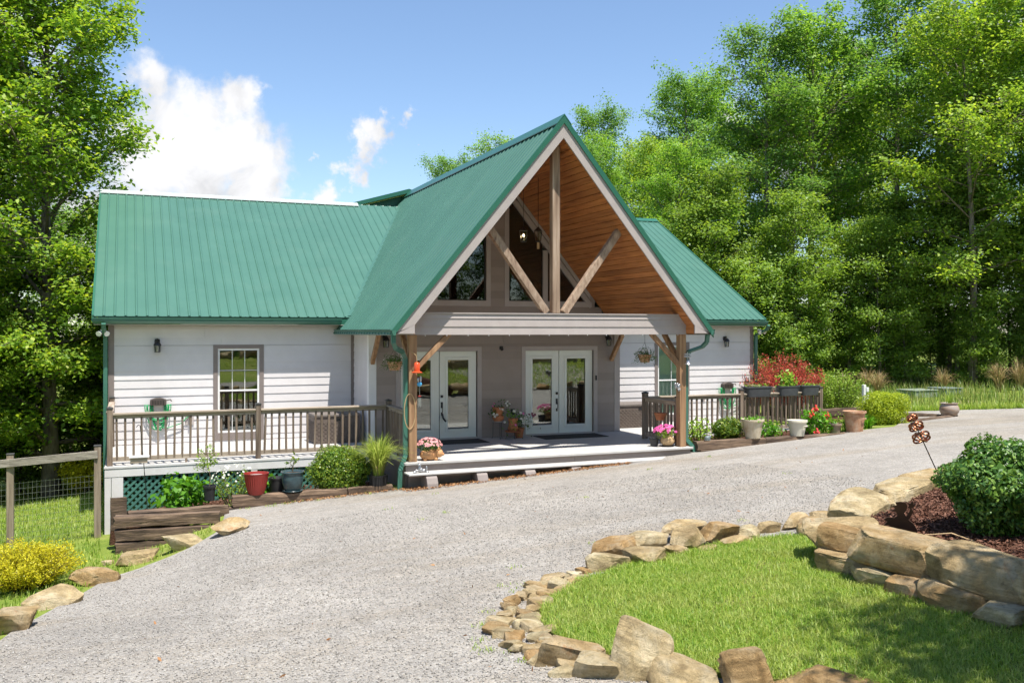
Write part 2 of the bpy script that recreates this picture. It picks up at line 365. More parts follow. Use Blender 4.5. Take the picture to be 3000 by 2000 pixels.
def glass_mat(name, tint, ior, base, wob=.02, rough=.015):
    m, nt, out = new_mat(name)
    tr = nd(nt, 'ShaderNodeBsdfTransparent'); tr.inputs[0].default_value = (*tint, 1)
    gl = nd(nt, 'ShaderNodeBsdfGlossy'); gl.inputs['Roughness'].default_value = rough; gl.inputs[0].default_value = (.95, .97, .95, 1)
    fr = nd(nt, 'ShaderNodeFresnel'); fr.inputs[0].default_value = ior
    bp = nd(nt, 'ShaderNodeBump'); bp.inputs['Strength'].default_value = wob; bp.inputs['Distance'].default_value = .05
    nt.links.new(noise(nt, pos(nt), 2.2, 2, .5), bp.inputs['Height']); nt.links.new(bp.outputs[0], gl.inputs['Normal']); 
    ad = nd(nt, 'ShaderNodeMath', operation='ADD'); ad.use_clamp = True; nt.links.new(fr.outputs[0], ad.inputs[0]); ad.inputs[1].default_value = base
    s = nd(nt, 'ShaderNodeMixShader'); nt.links.new(ad.outputs[0], s.inputs[0]); nt.links.new(tr.outputs[0], s.inputs[1]); nt.links.new(gl.outputs[0], s.inputs[2])
    nt.links.new(s.outputs[0], out.inputs[0]); return m
M['glass'] = glass_mat('window_glass', (.5, .55, .52), 1.65, .14)
M['glass_up'] = glass_mat('upper_glass', (.4, .42, .4), 1.5, .035)
M['glass_clear'] = glass_mat('clear_glass', (.86, .93, .88), 1.45, .02)
M['glass_lamp'] = glass_mat('lamp_glass', (.8, .8, .75), 1.45, .05)
M['glass_red'] = glass_mat('feeder_glass', (.9, .12, .04), 1.45, .05)

# leaves
M['oak'] = leaf_mat('oak_leaf', [(.105, .225, .038), (.16, .31, .05), (.24, .40, .07), (.36, .50, .11)], .48, (1.4, 1.4, .55), rough=.5, spec=.35)
M['ash'] = leaf_mat('ash_leaf', [(.09, .205, .045), (.14, .28, .06), (.20, .36, .08), (.30, .45, .12)], .46, (1.4, 1.4, .6), rough=.5, spec=.35)
M['hickory'] = leaf_mat('hickory_leaf', [(.12, .22, .032), (.185, .305, .042), (.28, .41, .058), (.42, .52, .09)], .48, (1.45, 1.4, .55), rough=.5, spec=.35)
M['maple'] = leaf_mat('maple_leaf', [(.11, .215, .028), (.17, .30, .036), (.26, .39, .05), (.42, .50, .07)], .48, (1.45, 1.4, .55), rough=.5, spec=.35)
M['understory'] = leaf_mat('understory_leaf', [(.15, .26, .05), (.22, .345, .065), (.32, .44, .09)], .48, (1.5, 1.45, .6))
M['box_leaf'] = leaf_mat('boxwood_leaf', [(.035, .10, .015), (.06, .15, .022), (.11, .22, .032), (.20, .31, .05)], .2, (1.4, 1.4, .6), rough=.42, spec=.45)
M['round_leaf'] = leaf_mat('round_shrub_leaf', [(.05, .115, .012), (.085, .165, .016), (.15, .24, .022), (.30, .34, .035)], .25, (1.4, 1.4, .6), rough=.35)
M['yellow_leaf'] = leaf_mat('gold_thread_leaf', [(.46, .42, .012), (.64, .57, .02), (.74, .66, .04), (.34, .36, .02)], .4)
M['yew_leaf'] = leaf_mat('yew_leaf', [(.26, .36, .02), (.40, .50, .028), (.56, .62, .04), (.14, .24, .015)], .45)
M['barberry'] = leaf_mat('barberry_leaf', [(.34, .04, .03), (.50, .075, .05), (.60, .14, .085), (.22, .04, .03)], .4)
M['bright_leaf'] = leaf_mat('hydrangea_leaf', [(.07, .22, .012), (.11, .30, .016), (.17, .38, .022)], .35, (1.4, 1.3, .6))
M['lime_leaf'] = leaf_mat('lime_leaf', [(.18, .32, .03), (.27, .42, .042), (.38, .52, .06)], .42)
M['basket_leaf'] = leaf_mat('basket_leaf', [(.04, .10, .015), (.075, .16, .02), (.13, .22, .03)], .35)
M['grass_blade'] = leaf_mat('grass_blade', [(.13, .25, .026), (.21, .34, .04), (.32, .43, .062), (.48, .52, .15)], .44, (1.2, 1.2, .7), rough=.45, spec=.35, patch=((.42, .40, .15), 1.7, .4))
M['orn_grass'] = leaf_mat('fountain_grass', [(.30, .42, .06), (.44, .53, .085), (.58, .62, .17)], .45)
M['dry_grass'] = leaf_mat('dry_grass', [(.34, .22, .11), (.46, .32, .17), (.50, .40, .22), (.20, .24, .06)], .3)
M['weed_grass'] = leaf_mat('meadow_grass', [(.10, .19, .03), (.16, .25, .04), (.24, .30, .06), (.36, .32, .13)], .35)
M['pink'] = leaf_mat('pink_petal', [(.70, .10, .36), (.78, .18, .46), (.62, .06, .28)], .3)
M['pale_pink'] = leaf_mat('pale_pink_petal', [(.80, .36, .36), (.85, .48, .45), (.78, .26, .32)], .3)
M['white_petal'] = leaf_mat('white_petal', [(.78, .76, .62), (.85, .85, .80)], .3)
M['red_petal'] = leaf_mat('red_petal', [(.62, .035, .03), (.70, .08, .05), (.5, .02, .05)], .3)
M['purple_petal'] = leaf_mat('purple_petal', [(.14, .006, .05), (.22, .012, .08)], .3)
M['chip'] = leaf_mat('mulch_chip', [(.075, .032, .02), (.14, .065, .042), (.22, .115, .08), (.05, .024, .018)], .0, rough=.9, spec=.1)
M['leaf_litter'] = leaf_mat('dead_leaf', [(.24, .11, .05), (.36, .19, .09), (.44, .27, .14)], .1, rough=.9, spec=.1)
M['pebble'] = leaf_mat('pebble', [(.15, .138, .124), (.24, .223, .203), (.32, .30, .275), (.42, .40, .37), (.315, .28, .235), (.47, .45, .425)], 0, rough=.85, spec=.2, rand=0)

def gravel_mat():
    m, nt, out = new_mat('gravel')
    b = nd(nt, 'ShaderNodeBsdfPrincipled'); b.inputs['Roughness'].default_value = .9; b.inputs['Specular IOR Level'].default_value = .2
    p = pos(nt)
    vo = nd(nt, 'ShaderNodeTexVoronoi'); vo.inputs['Scale'].default_value = 58; nt.links.new(p, vo.inputs['Vector'])
    sepc = nd(nt, 'ShaderNodeSeparateColor'); nt.links.new(vo.outputs['Color'], sepc.inputs[0])
    c = ramp(nt, sepc.outputs[0], [(0, (.19, .175, .158)), (.2, (.26, .242, .22)), (.55, (.315, .295, .27)), (.8, (.315, .28, .235)), (1, (.41, .39, .362))])
    # tyre-worn, dustier patches
    f = noise(nt, p, .55, 4, .6, .3)
    c = mul_col(nt, c, rngmap(nt, f, .86, 1.12, .3, .7))
    mp = nd(nt, 'ShaderNodeMapping'); mp.inputs['Rotation'].default_value = (0, 0, -.32); mp.inputs['Scale'].default_value = (.10, .75, 1); nt.links.new(nd(nt, 'ShaderNodeNewGeometry').outputs['Position'], mp.inputs[0])
    ft = noise(nt, mp.outputs[0], 1.1, 4, .6, .5)                                # packed wheel tracks, dustier and browner
    mt = nd(nt, 'ShaderNodeMix', data_type='RGBA', blend_type='MULTIPLY'); nt.links.new(rngmap(nt, ft, 0, .75, .48, .66), mt.inputs[0]); nt.links.new(c, mt.inputs[6]); mt.inputs[7].default_value = (.90, .84, .75, 1); c = mt.outputs[2]
    f2 = noise(nt, p, 5, 4, .6)
    c = mul_col(nt, c, rngmap(nt, f2, .9, 1.1, .3, .7))
    nt.links.new(c, b.inputs['Base Color'])
    bp = nd(nt, 'ShaderNodeBump'); bp.inputs['Strength'].default_value = .9; bp.inputs['Distance'].default_value = .012; bp.invert = True
    nt.links.new(vo.outputs['Distance'], bp.inputs['Height']); nt.links.new(bp.outputs[0], b.inputs['Normal'])
    nt.links.new(b.outputs[0], out.inputs[0]); return m
M['gravel'] = gravel_mat()
def rock_mat():
    m, nt, out = new_mat('sandstone')
    b = nd(nt, 'ShaderNodeBsdfPrincipled'); b.inputs['Roughness'].default_value = .9; b.inputs['Specular IOR Level'].default_value = .15
    tc = nd(nt, 'ShaderNodeTexCoord').outputs['Object']
    oi = nd(nt, 'ShaderNodeObjectInfo')
    ad = nd(nt, 'ShaderNodeVectorMath', operation='ADD'); nt.links.new(tc, ad.inputs[0])
    sc = nd(nt, 'ShaderNodeVectorMath', operation='SCALE'); sc.inputs[0].default_value = (31, 17, 23); nt.links.new(oi.outputs['Random'], sc.inputs['Scale']); nt.links.new(sc.outputs[0], ad.inputs[1])
    v = ad.outputs[0]
    f = noise(nt, v, 2.6, 7, .65, .5)
    c = ramp(nt, f, [(.25, (.20, .14, .07)), (.38, (.40, .29, .15)), (.48, (.54, .405, .22)), (.60, (.62, .51, .33)), (.72, (.54, .31, .15)), (.82, (.68, .60, .47))])
    hs = nd(nt, 'ShaderNodeHueSaturation'); nt.links.new(c, hs.inputs['Color'])
    nt.links.new(rngmap(nt, oi.outputs['Random'], .485, .512), hs.inputs['Hue']); nt.links.new(rngmap(nt, oi.outputs['Random'], 1.2, .85), hs.inputs['Saturation']); nt.links.new(rngmap(nt, oi.outputs['Random'], .85, 1.12), hs.inputs['Value'])
    st = nd(nt, 'ShaderNodeMapping'); st.inputs['Scale'].default_value = (1.2, 1.2, 11); st.inputs['Rotation'].default_value = (.12, .08, 0); nt.links.new(v, st.inputs[0])
    fs = noise(nt, st.outputs[0], 2.2, 5, .6, .3)                                # bedding layers of the sandstone
    hsv = mul_col(nt, hs.outputs[0], rngmap(nt, fs, .74, 1.2, .35, .65))
    f2 = noise(nt, v, 20, 8, .72, .3)
    mx = nd(nt, 'ShaderNodeMix', data_type='RGBA'); nt.links.new(rngmap(nt, f2, 0, .75, .52, .74), mx.inputs[0]); nt.links.new(hsv, mx.inputs[6]); mx.inputs[7].default_value = (.15, .115, .06, 1)
    nt.links.new(mx.outputs[2], b.inputs['Base Color'])
    bp = nd(nt, 'ShaderNodeBump'); bp.inputs['Strength'].default_value = 1.0; bp.inputs['Distance'].default_value = .09
    f3 = noise(nt, v, 8, 12, .78, .5); nt.links.new(f3, bp.inputs['Height']); nt.links.new(bp.outputs[0], b.inputs['Normal'])
    nt.links.new(b.outputs[0], out.inputs[0]); return m
M['rock'] = rock_mat()
def ground_mat(name, cols, scale=.5, fine=18, bump=.8):
    m, nt, out = new_mat(name)
    b = nd(nt, 'ShaderNodeBsdfPrincipled'); b.inputs['Roughness'].default_value = .95; b.inputs['Specular IOR Level'].default_value = .1
    p = pos(nt)
    f = noise(nt, p, scale, 6, .65, .4); f2 = noise(nt, p, fine, 4, .7)
    a = nd(nt, 'ShaderNodeMath', operation='MULTIPLY_ADD'); nt.links.new(f2, a.inputs[0]); a.inputs[1].default_value = .5; nt.links.new(f, a.inputs[2])
    c = ramp(nt, a.outputs[0], [(.55 + .4 * i / (len(cols) - 1), k) for i, k in enumerate(cols)])
    nt.links.new(c, b.inputs['Base Color'])
    bp = nd(nt, 'ShaderNodeBump'); bp.inputs['Strength'].default_value = bump; bp.inputs['Distance'].default_value = .05
    nt.links.new(f2, bp.inputs['Height']); nt.links.new(bp.outputs[0], b.inputs['Normal']); nt.links.new(b.outputs[0], out.inputs[0]); return m
M['ground'] = ground_mat('ground_grass', [(.10, .15, .028), (.15, .21, .036), (.21, .26, .05), (.29, .27, .11)])
M['lawn'] = ground_mat('lawn_turf', [(.10, .13, .03), (.15, .18, .04), (.21, .22, .06), (.27, .21, .12)], 1.2, 30)
M['mulch'] = ground_mat('mulch', [(.05, .024, .016), (.10, .05, .032), (.15, .08, .055)], 3, 40)
M['forest_floor'] = ground_mat('forest_floor', [(.05, .045, .02), (.09, .10, .03), (.14, .12, .06)], .6, 12)
# ------------------------------------------------------------------ the setting: ground, drive, lawn, beds
def grid_sheet(name, xs, ys, zf, mat):
    xs, ys = np.asarray(xs, float), np.asarray(ys, float); nx, ny = len(xs), len(ys)
    X, Y = np.meshgrid(xs, ys, indexing='ij'); Z = zf(X, Y)
    V = np.stack([X, Y, Z], -1).reshape(-1, 3)
    i, j = np.meshgrid(np.arange(nx - 1), np.arange(ny - 1), indexing='ij'); a = (i * ny + j).ravel()
    F = np.concatenate([np.stack([a, a + ny, a + ny + 1], 1), np.stack([a, a + ny + 1, a + 1], 1)])
    me = np_tris(name, V, F, mat); me.polygons.foreach_set('use_smooth', np.ones(len(F), bool))
    return tag(link(name, me), kind='structure')
def spaced(a, b, c, d, fine): return np.concatenate([np.linspace(a, b, 26)[:-1], np.arange(b, c, fine), np.linspace(c, d, 30)])
grid_sheet('ground', spaced(-500, -12, 34, 560, .5), spaced(-300, -16, 48, 700, .5), lambda x, y: G(x, y) - .0, M['ground'])

# gravel drive: from y = front edge to the back edge at each x
gx = [-5, -2.2, -1.35, -1.15, -.78, -.3, .3, .95, 1.35, 1.5, 1.62, 17.4, 18.6, 19.9, 20.9, 22.5, 24.5, 30, 40]
gy = [3.0, 6.5, 9.5, 11.2, 12.8, 14.4, 14.95, 15.05, 15.45, 16.5, 17.45, 17.45, 18.4, 20.75, 20.7, 20.2, 19.5, 17.6, 15]
def back_edge(x): return np.interp(x, gx, gy) + .05 * np.sin(x * 9.1) * (np.asarray(x) > 18)
xs = np.concatenate([np.arange(-5, 3, .12), np.arange(3, 40, .3)]); vs = np.linspace(0, 1, 60)
Xg = np.repeat(xs[:, None], 60, 1); Yg_ = 1.5 + (back_edge(xs)[:, None] - 1.5) * vs[None]
Vg = np.stack([Xg, Yg_, G(Xg, Yg_) + .022], -1).reshape(-1, 3)
i, j = np.meshgrid(np.arange(len(xs) - 1), np.arange(59), indexing='ij'); a = (i * 60 + j).ravel()
me = np_tris('gravel_driveway', Vg, np.concatenate([np.stack([a, a + 60, a + 61], 1), np.stack([a, a + 61, a + 1], 1)]), M['gravel'])
me.polygons.foreach_set('use_smooth', np.ones(len(me.polygons), bool))
tag(link('gravel_driveway', me), kind='structure')

def inside(P, poly):
    x, y = P[:, 0], P[:, 1]; r = np.zeros(len(P), bool); n = len(poly)
    for k in range(n):
        (x1, y1), (x2, y2) = poly[k], poly[(k + 1) % n]
        c = ((y1 > y) != (y2 > y)) & (x < (x2 - x1) * (y - y1) / ((y2 - y1) if y2 != y1 else 1e-9) + x1); r ^= c
    return r
lawn_poly = [(7.3, 8.95), (6.7, 9.1), (6.0, 9.02), (5.3, 9.0), (4.75, 8.75), (4.3, 8.6), (3.95, 8.3), (3.62, 8.0), (3.42, 7.6), (3.33, 7.2), (3.33, 6.8), (3.42, 6.45), (3.6, 6.1),
             (3.8, 5.75), (4.05, 5.4), (4.4, 5.0), (4.8, 4.6), (5.6, 3.9), (6.9, 3.1), (7.6, 3.0), (7.3, 5.0), (7.1, 6.5), (7.2, 7.8), (7.4, 8.5)]
mb = MB(); n = len(lawn_poly)
mb.add([(x, y, g(x, y) + .06) for x, y in lawn_poly] + [(x, y, g(x, y) - .1) for x, y in lawn_poly], [tuple(range(n))[::-1]] + [(k, (k + 1) % n, n + (k + 1) % n, n + k) for k in range(n)])
tag(mb.build('lawn', M['lawn']), kind='structure')
bed_poly = [(7.0, 7.75), (6.86, 7.2), (6.86, 6.4), (6.86, 5.8), (6.8, 5.2), (6.6, 4.4), (6.8, 3.2), (8.4, 2.2), (10.2, 3), (10.6, 6), (10.7, 9.7), (10, 8.95), (9.1, 8.6), (8.3, 8.2), (7.45, 7.85)]
n = len(bed_poly); mb = MB()
bed_z = lambda x, y: g(x, y) + .38
cxb, cyb = 9.6, 6.2
ring2 = [(cxb + (x - cxb) * .8, cyb + (y - cyb) * .8) for x, y in bed_poly]
mb.add([(x, y, g(x, y) - .1) for x, y in bed_poly] + [(x, y, bed_z(x, y)) for x, y in bed_poly],
       [(k, (k + 1) % n, n + (k + 1) % n, n + k)[::-1] for k in range(n)] + [tuple(range(n, 2 * n))[::-1]])
tag(mb.build('mulch_bed', M['mulch']), kind='structure')
right_lawn = [(10.75, 9.6), (10.7, 3), (9, 0), (26, -3), (28, 8), (20, 10.5), (14, 10.2)]
n = len(right_lawn)
tag(MB().add([(x, y, g(x, y) + .05) for x, y in right_lawn], [tuple(range(n))[::-1]]).build('lawn', M['lawn']), kind='structure')
def soil_bed(name, pts, z):
    mb = MB(); n = len(pts)
    mb.add([(x, y, z(x, y)) for x, y in pts] + [(x, y, z(x, y) - .5) for x, y in pts], [tuple(range(n))] + [(k, (k + 1) % n, n + (k + 1) % n, n + k)[::-1] for k in range(n)])
    return tag(mb.build(name, M['mulch']), kind='structure')
soil_bed('planting_bed', [(-.3, 17.38), (4.85, 17.38), (4.85, 18.95), (-.3, 18.95)], lambda x, y: -.88 + .09 * min(max(x, 0), 3.4) - .0)
soil_bed('planting_bed', [(11.45, 17.35), (17.6, 17.35), (19.2, 18.6), (19.2, 20.5), (16.9, 20.5), (16.9, 18.85), (11.45, 18.85)], lambda x, y: -.02 + .01 * (x - 11.45) + (.10 if y > 20 else 0))

# pebbles lying loose on the drive near the viewer
N = 100000
px = nrng.uniform(-2.4, 11, N); py = 4.5 + 10.5 * nrng.uniform(0, 1, N) ** 1.7
keep = (py < back_edge(px) - .1) & ~inside(np.stack([px, py], 1), lawn_poly) & ~inside(np.stack([px, py], 1), bed_poly)
px, py = px[keep], py[keep]; N = len(px)
octa = np.array([(1, 0, 0), (0, 1, 0), (-1, 0, 0), (0, -1, 0), (0, 0, .75), (0, 0, -.6)])
V = octa[None] * nrng.uniform(.55, 1.25, (N, 6, 1)); r_ = nrng.uniform(.005, .012, N)[:, None, None]; V = V * r_
an = nrng.uniform(0, 6.28, N); ca, sa = np.cos(an)[:, None], np.sin(an)[:, None]
V = np.stack([V[..., 0] * ca - V[..., 1] * sa, V[..., 0] * sa + V[..., 1] * ca, V[..., 2] + nrng.normal(0, .25, (N, 1)) * V[..., 0]], -1)
V += np.stack([px, py, G(px, py) + .026], -1)[:, None]
tri = np.array([(0, 1, 4), (1, 2, 4), (2, 3, 4), (3, 0, 4), (1, 0, 5), (2, 1, 5), (3, 2, 5), (0, 3, 5)])
F = (tri[None] + (np.arange(N) * 6)[:, None, None]).reshape(-1, 3)
tag(link('loose_gravel', np_tris('loose_gravel', V.reshape(-1, 3), F, M['pebble'])), 'loose grey and cream gravel stones covering the near driveway', 'gravel', kind='stuff')

# grass
def blades(name, P, h, w, mat, rng, lean=.5, hv=.4):
    n = len(P); an = rng.uniform(0, 6.283, n); d = np.stack([np.cos(an), np.sin(an), np.zeros(n)], 1); sd = np.stack([-np.sin(an), np.cos(an), np.zeros(n)], 1)
    H = (h * (1 + hv * rng.uniform(-1, 1, n)))[:, None]; L = (lean * rng.uniform(.1, 1, n))[:, None]; ww = (w * rng.uniform(.7, 1.3, n))[:, None]
    up = np.array([[0, 0, 1.]])
    m1 = P + up * H * .55 + d * H * L * .35; tip = P + up * H * (1 - .25 * L) + d * H * L
    a, b, c, e = P - sd * ww * .5, P + sd * ww * .5, m1 + sd * ww * .4, m1 - sd * ww * .4
    V = np.concatenate([np.stack([a, b, c, e, tip], 1)]).reshape(-1, 3)
    F = (np.array([(0, 1, 2), (0, 2, 3), (3, 2, 4)])[None] + (np.arange(n) * 5)[:, None, None]).reshape(-1, 3)
    return np_tris(name, V, F, mat)
def scatter_poly(poly, n, rng, pw=None):
    a = np.array(poly); out = np.zeros((0, 2))
    while len(out) < n:
        q = rng.uniform(a.min(0), a.max(0), (n, 2)); out = np.concatenate([out, q[inside(q, poly)]])
    return out[:n]
def clumpy(P, rng, k, s):                                                    # uneven turf: thin the points where a coarse random field is low
    f = np.sin(P[:, 0] * k + 2 * np.sin(P[:, 1] * k * .7)) + np.sin(P[:, 1] * k * 1.3 + 1.7 * np.sin(P[:, 0] * k * .9))
    return P[rng.uniform(0, 1, len(P)) < .78 + .22 * f * s]
q = clumpy(scatter_poly(lawn_poly, 200000, nrng), nrng, 3.1, .9)
tag(link('grass', blades('grass', np.column_stack([q, G(q[:, 0], q[:, 1]) + .05]), .05, .0062, M['grass_blade'], nrng, 1.4, .8)), 'bright green mown lawn grass inside the stone border', 'grass', kind='stuff')
left_poly = [(-.35, 14.5), (-.85, 12.9), (-1.22, 11.2), (-1.45, 9.4), (-2.3, 6.5), (-6, 7), (-8, 20), (-8, 34), (2, 34), (-.5, 24), (-.45, 17.2), (-.4, 16.3), (1.3, 16.1), (1.2, 15.4), (.9, 15.15), (.3, 15.05)]
q = scatter_poly(left_poly, 70000, nrng)
tag(link('grass', blades('grass', np.column_stack([q, G(q[:, 0], q[:, 1])]), .075, .013, M['grass_blade'], nrng, .9, .6)), 'sunlit lawn grass beyond the yellow shrub and wire fence', 'grass', kind='stuff')
meadow = [(17.6, 20.9), (20.2, 20.95), (22.6, 20.4), (24.6, 19.7), (30, 17.8), (40, 16), (52, 24), (40, 34), (24, 32), (17.6, 25)]
q = scatter_poly(meadow, 26000, nrng)
tag(link('meadow_grass', blades('meadow_grass', np.column_stack([q, G(q[:, 0], q[:, 1])]), .30, .016, M['weed_grass'], nrng, .8, .8)), 'tall unmown meadow grass and weeds at the edge of the woods', 'grass', kind='stuff')
edge = np.column_stack([nrng.uniform(18.6, 34, 9000), np.zeros(9000)]); edge[:, 1] = back_edge(edge[:, 0]) + nrng.uniform(-.05, 1.0, 9000) ** 2 + .02
tag(link('verge_grass', blades('verge_grass', np.column_stack([edge, G(edge[:, 0], edge[:, 1])]), .16, .016, M['grass_blade'], nrng, .9, .6)), 'short bright verge grass along the far gravel edge', 'grass', kind='stuff')
q = scatter_poly([(-14, -3), (22, -3), (26, -14), (-18, -14)], 30000, nrng)
tag(link('grass', blades('grass', np.column_stack([q, G(q[:, 0], q[:, 1])]), .10, .03, M['grass_blade'], nrng, .9, .6)), 'lawn grass on the bank facing the house', 'grass', kind='stuff')
q = scatter_poly(right_lawn, 30000, nrng)
tag(link('grass', blades('grass', np.column_stack([q, G(q[:, 0], q[:, 1]) + .04]), .09, .02, M['grass_blade'], nrng, 1.2, .6)), 'lawn grass right of the mulch bed, mirrored in the doors', 'grass', kind='stuff')
# bark chips
def chips(name, P, size, mat, rng, label, cat):
    Nn = rng.normal(size=(len(P), 3)) * .5 + np.array([0, 0, 1.0])
    tag(link(name, np_mesh(name, leaf_quads(P, Nn, size, rng, .35, .05, .6), 4, mat)), label, cat, kind='stuff')
q = scatter_poly([(7.0, 7.75), (6.86, 6.4), (6.75, 5.2), (7.6, 4.2), (10.2, 5), (10.5, 9.1), (9.1, 8.6), (8.3, 8.2), (7.45, 7.85)], 24000, nrng)
zb = G(q[:, 0], q[:, 1]) + .382 + nrng.uniform(0, .025, len(q))
chips('bark_mulch', np.column_stack([q, zb]), .045, M['chip'], nrng, 'reddish brown bark mulch in the raised stone bed', 'mulch')
q = np.column_stack([nrng.uniform(4.75, 9.6, 2600), 16.62 + .42 * nrng.uniform(0, 1, 2600)])
chips('leaf_litter', np.column_stack([q, G(q[:, 0], q[:, 1]) + .03 + nrng.uniform(0, .03, 2600)]), .05, M['leaf_litter'], nrng, 'dry brown leaf litter under the porch step', 'leaf litter')
q = np.column_stack([nrng.uniform(2.6, 4.9, 700), 17.12 + .2 * nrng.uniform(-.6, 1, 700)])
chips('leaf_litter', np.column_stack([q, G(q[:, 0], q[:, 1]) + .03 + nrng.uniform(0, .02, 700)]), .045, M['leaf_litter'], nrng, 'dry brown leaf litter along the landscape timber left of the step', 'leaf litter')
q = np.concatenate([scatter_poly([(-.25, 17.45), (4.8, 17.45), (4.8, 18.75), (-.25, 18.75)], 2500, nrng)])
chips('bark_mulch', np.column_stack([q, -.87 + .09 * np.clip(q[:, 0], 0, 3.4) + nrng.uniform(0, .02, len(q))]), .05, M['chip'], nrng, 'brown bark mulch in the bed before the green lattice', 'mulch')
q = scatter_poly([(11.5, 17.45), (17.5, 17.45), (19, 18.7), (19, 20), (17, 20), (17, 18.8), (11.5, 18.8)], 3500, nrng)
chips('bark_mulch', np.column_stack([q, -.01 + .01 * (q[:, 0] - 11.45) + nrng.uniform(0, .02, len(q))]), .05, M['chip'], nrng, 'brown bark mulch in the bed right of the porch', 'mulch')

# weeds, moss and fallen leaves on the drive
wr = np.random.RandomState(77); q = []
for k in range(46):
    x = wr.uniform(1.6, 12); y = wr.uniform(6, 16.3)
    if k < 16: f_ = wr.uniform(0, 1); x, y = np.interp(f_, [0, .3, .6, 1], [2.75, 2.75, 3.3, 5.0]) + wr.normal(0, .12), np.interp(f_, [0, .3, .6, 1], [6.0, 7.2, 8.3, 9.5]) + wr.normal(0, .12)
    elif k < 30: x = wr.uniform(1.9, 4.8); y = 17.05 + wr.normal(0, .12)
    q.append(np.array([x, y]) + wr.normal(size=(16, 2)) * .045)
q = np.concatenate(q); q = q[~inside(q, lawn_poly) & ~inside(q, bed_poly)]
tag(link('drive_weeds', blades('drive_weeds', np.column_stack([q, G(q[:, 0], q[:, 1]) + .02]), .035, .008, M['grass_blade'], wr, 1.3, .7)), 'tiny green weeds sprouting along the gravel edges', 'weeds', kind='stuff')
q = np.column_stack([wr.uniform(0, 14, 130), wr.uniform(6, 16.5, 130)]); q = q[~inside(q, lawn_poly) & ~inside(q, bed_poly) & (q[:, 1] < back_edge(q[:, 0]) - .2)]
chips('fallen_leaves', np.column_stack([q, G(q[:, 0], q[:, 1]) + .035]), .05, M['leaf_litter'], wr, 'single dry leaves fallen on the gravel drive', 'leaf litter')

# ------------------------------------------------------------------ the house
Xc, YW, YL, YGF = 8.11, 20.5, 22.06, 16.85
house = thing('house', 'white and taupe sided house with green metal roof and tall gabled porch', 'house', (8.11, 20.5, -1.0))
_ub = {}
def ubox(mat):
    if mat not in _ub: _ub[mat] = MB().box(-.5, .5, -.5, .5, -.5, .5).mesh('piece', M[mat])
    return _ub[mat]
def pbox(name, mat, parent, x0, x1, y0, y1, z0, z1):
    return link(name, ubox(mat), parent, ((x0 + x1) / 2, (y0 + y1) / 2, (z0 + z1) / 2), (x1 - x0, y1 - y0, z1 - z0))
_sd = {}
def sid_mesh(mat):
    if mat not in _sd:
        m = MB(); m.yz([(0, 0), (-1.0, 0), (-.45, 1), (0, 1)], 0, 1); _sd[mat] = m.mesh('siding_board', M[mat])
    return _sd[mat]
def siding(parent, mat, yface, x0, x1, z0, z1, holes=(), expo=.185, t=.026, clip=None):
    """boards on a wall that faces -Y; holes: (x0,x1,z0,z1)"""
    k = 0; z = z0
    while z < z1 - .01:
        ze = min(z + expo, z1)
        cuts = sorted({z, ze} | {h[2] for h in holes if z < h[2] < ze} | {h[3] for h in holes if z < h[3] < ze})
        for a, b in zip(cuts[:-1], cuts[1:]):
            if b - a < .012: continue
            segs = [(x0, x1)]
            if clip: segs = [(max(x0, clip((a + b) / 2)[0]), min(x1, clip((a + b) / 2)[1]))]
            for h in holes:
                if h[2] < (a + b) / 2 < h[3]:
                    ns = []
                    for s0, s1 in segs:
                        if h[1] <= s0 or h[0] >= s1: ns.append((s0, s1)); continue
                        if h[0] > s0: ns.append((s0, h[0]))
                        if h[1] < s1: ns.append((h[1], s1))
                    segs = ns
            segs2 = []
            for s0, s1 in segs:                                            # butt joints in the long courses
                if s1 - s0 > 3.2 and b - a > .15:
                    j = s0 + (s1 - s0) * rnd.uniform(.3, .7); segs2 += [(s0, j - .0025), (j + .0025, s1)]
                else: segs2.append((s0, s1))
            for s0, s1 in segs2:
                if s1 - s0 > .03:
                    link('siding_board', sid_mesh(mat), parent, (s0, yface, a), (s1 - s0, t, b - a + .004))
        z = ze; k += 1
# --- body walls (hollow, so the rooms behind the glass are real)
def wall_boxes(name, mat, rects, y0, y1):
    mb = MB()
    for r in rects: mb.box(r[0], r[1], y0, y1, r[2], r[3])
    return mb.build(name, M[mat], house)
WINL, WINR = (1.87, 2.79, .20, 2.12), (13.48, 14.40, .20, 2.12)
def around(x0, x1, z0, z1, hs):
    hs = sorted(hs); out = []; x = x0
    for h in hs:
        out.append((x, h[0], z0, z1)); 
        if h[2] > z0: out.append((h[0], h[1], z0, h[2]))
        out.append((h[0], h[1], h[3], z1)); x = h[1]
    out.append((x, x1, z0, z1)); return out
wl_ = wall_boxes('wall', 'siding_white', around(-.40, 5.0, -.5, 2.66, [WINL]), YL, YL + .14)
wr_ = wall_boxes('wall', 'siding_white', around(11.4, 16.66, -.2, 2.66, [WINR]), YL, YL + .14)
siding(wl_, 'siding_white', YL - .001, -.30, 4.93, -.035, 2.62, [(1.77, 2.89, .03, 2.21)])
siding(wr_, 'siding_white', YL - .001, 11.4, 16.56, -.035, 2.62, [(13.38, 14.5, .03, 2.21)])
DL, DR = (5.72, 7.60, 0.0, 2.05), (8.82, 10.68, 0.0, 2.05)
wp_ = wall_boxes('wall', 'siding_taupe', around(5.02, 11.39, -.2, 2.72, [DL, DR]) + [(5.5, 10.72, 2.72, 3.24)], YW, YW + .14)
def sl(x, off): return 6.82 - 1.2116 * abs(x - Xc) - off                              # roof line at x, minus a vertical offset
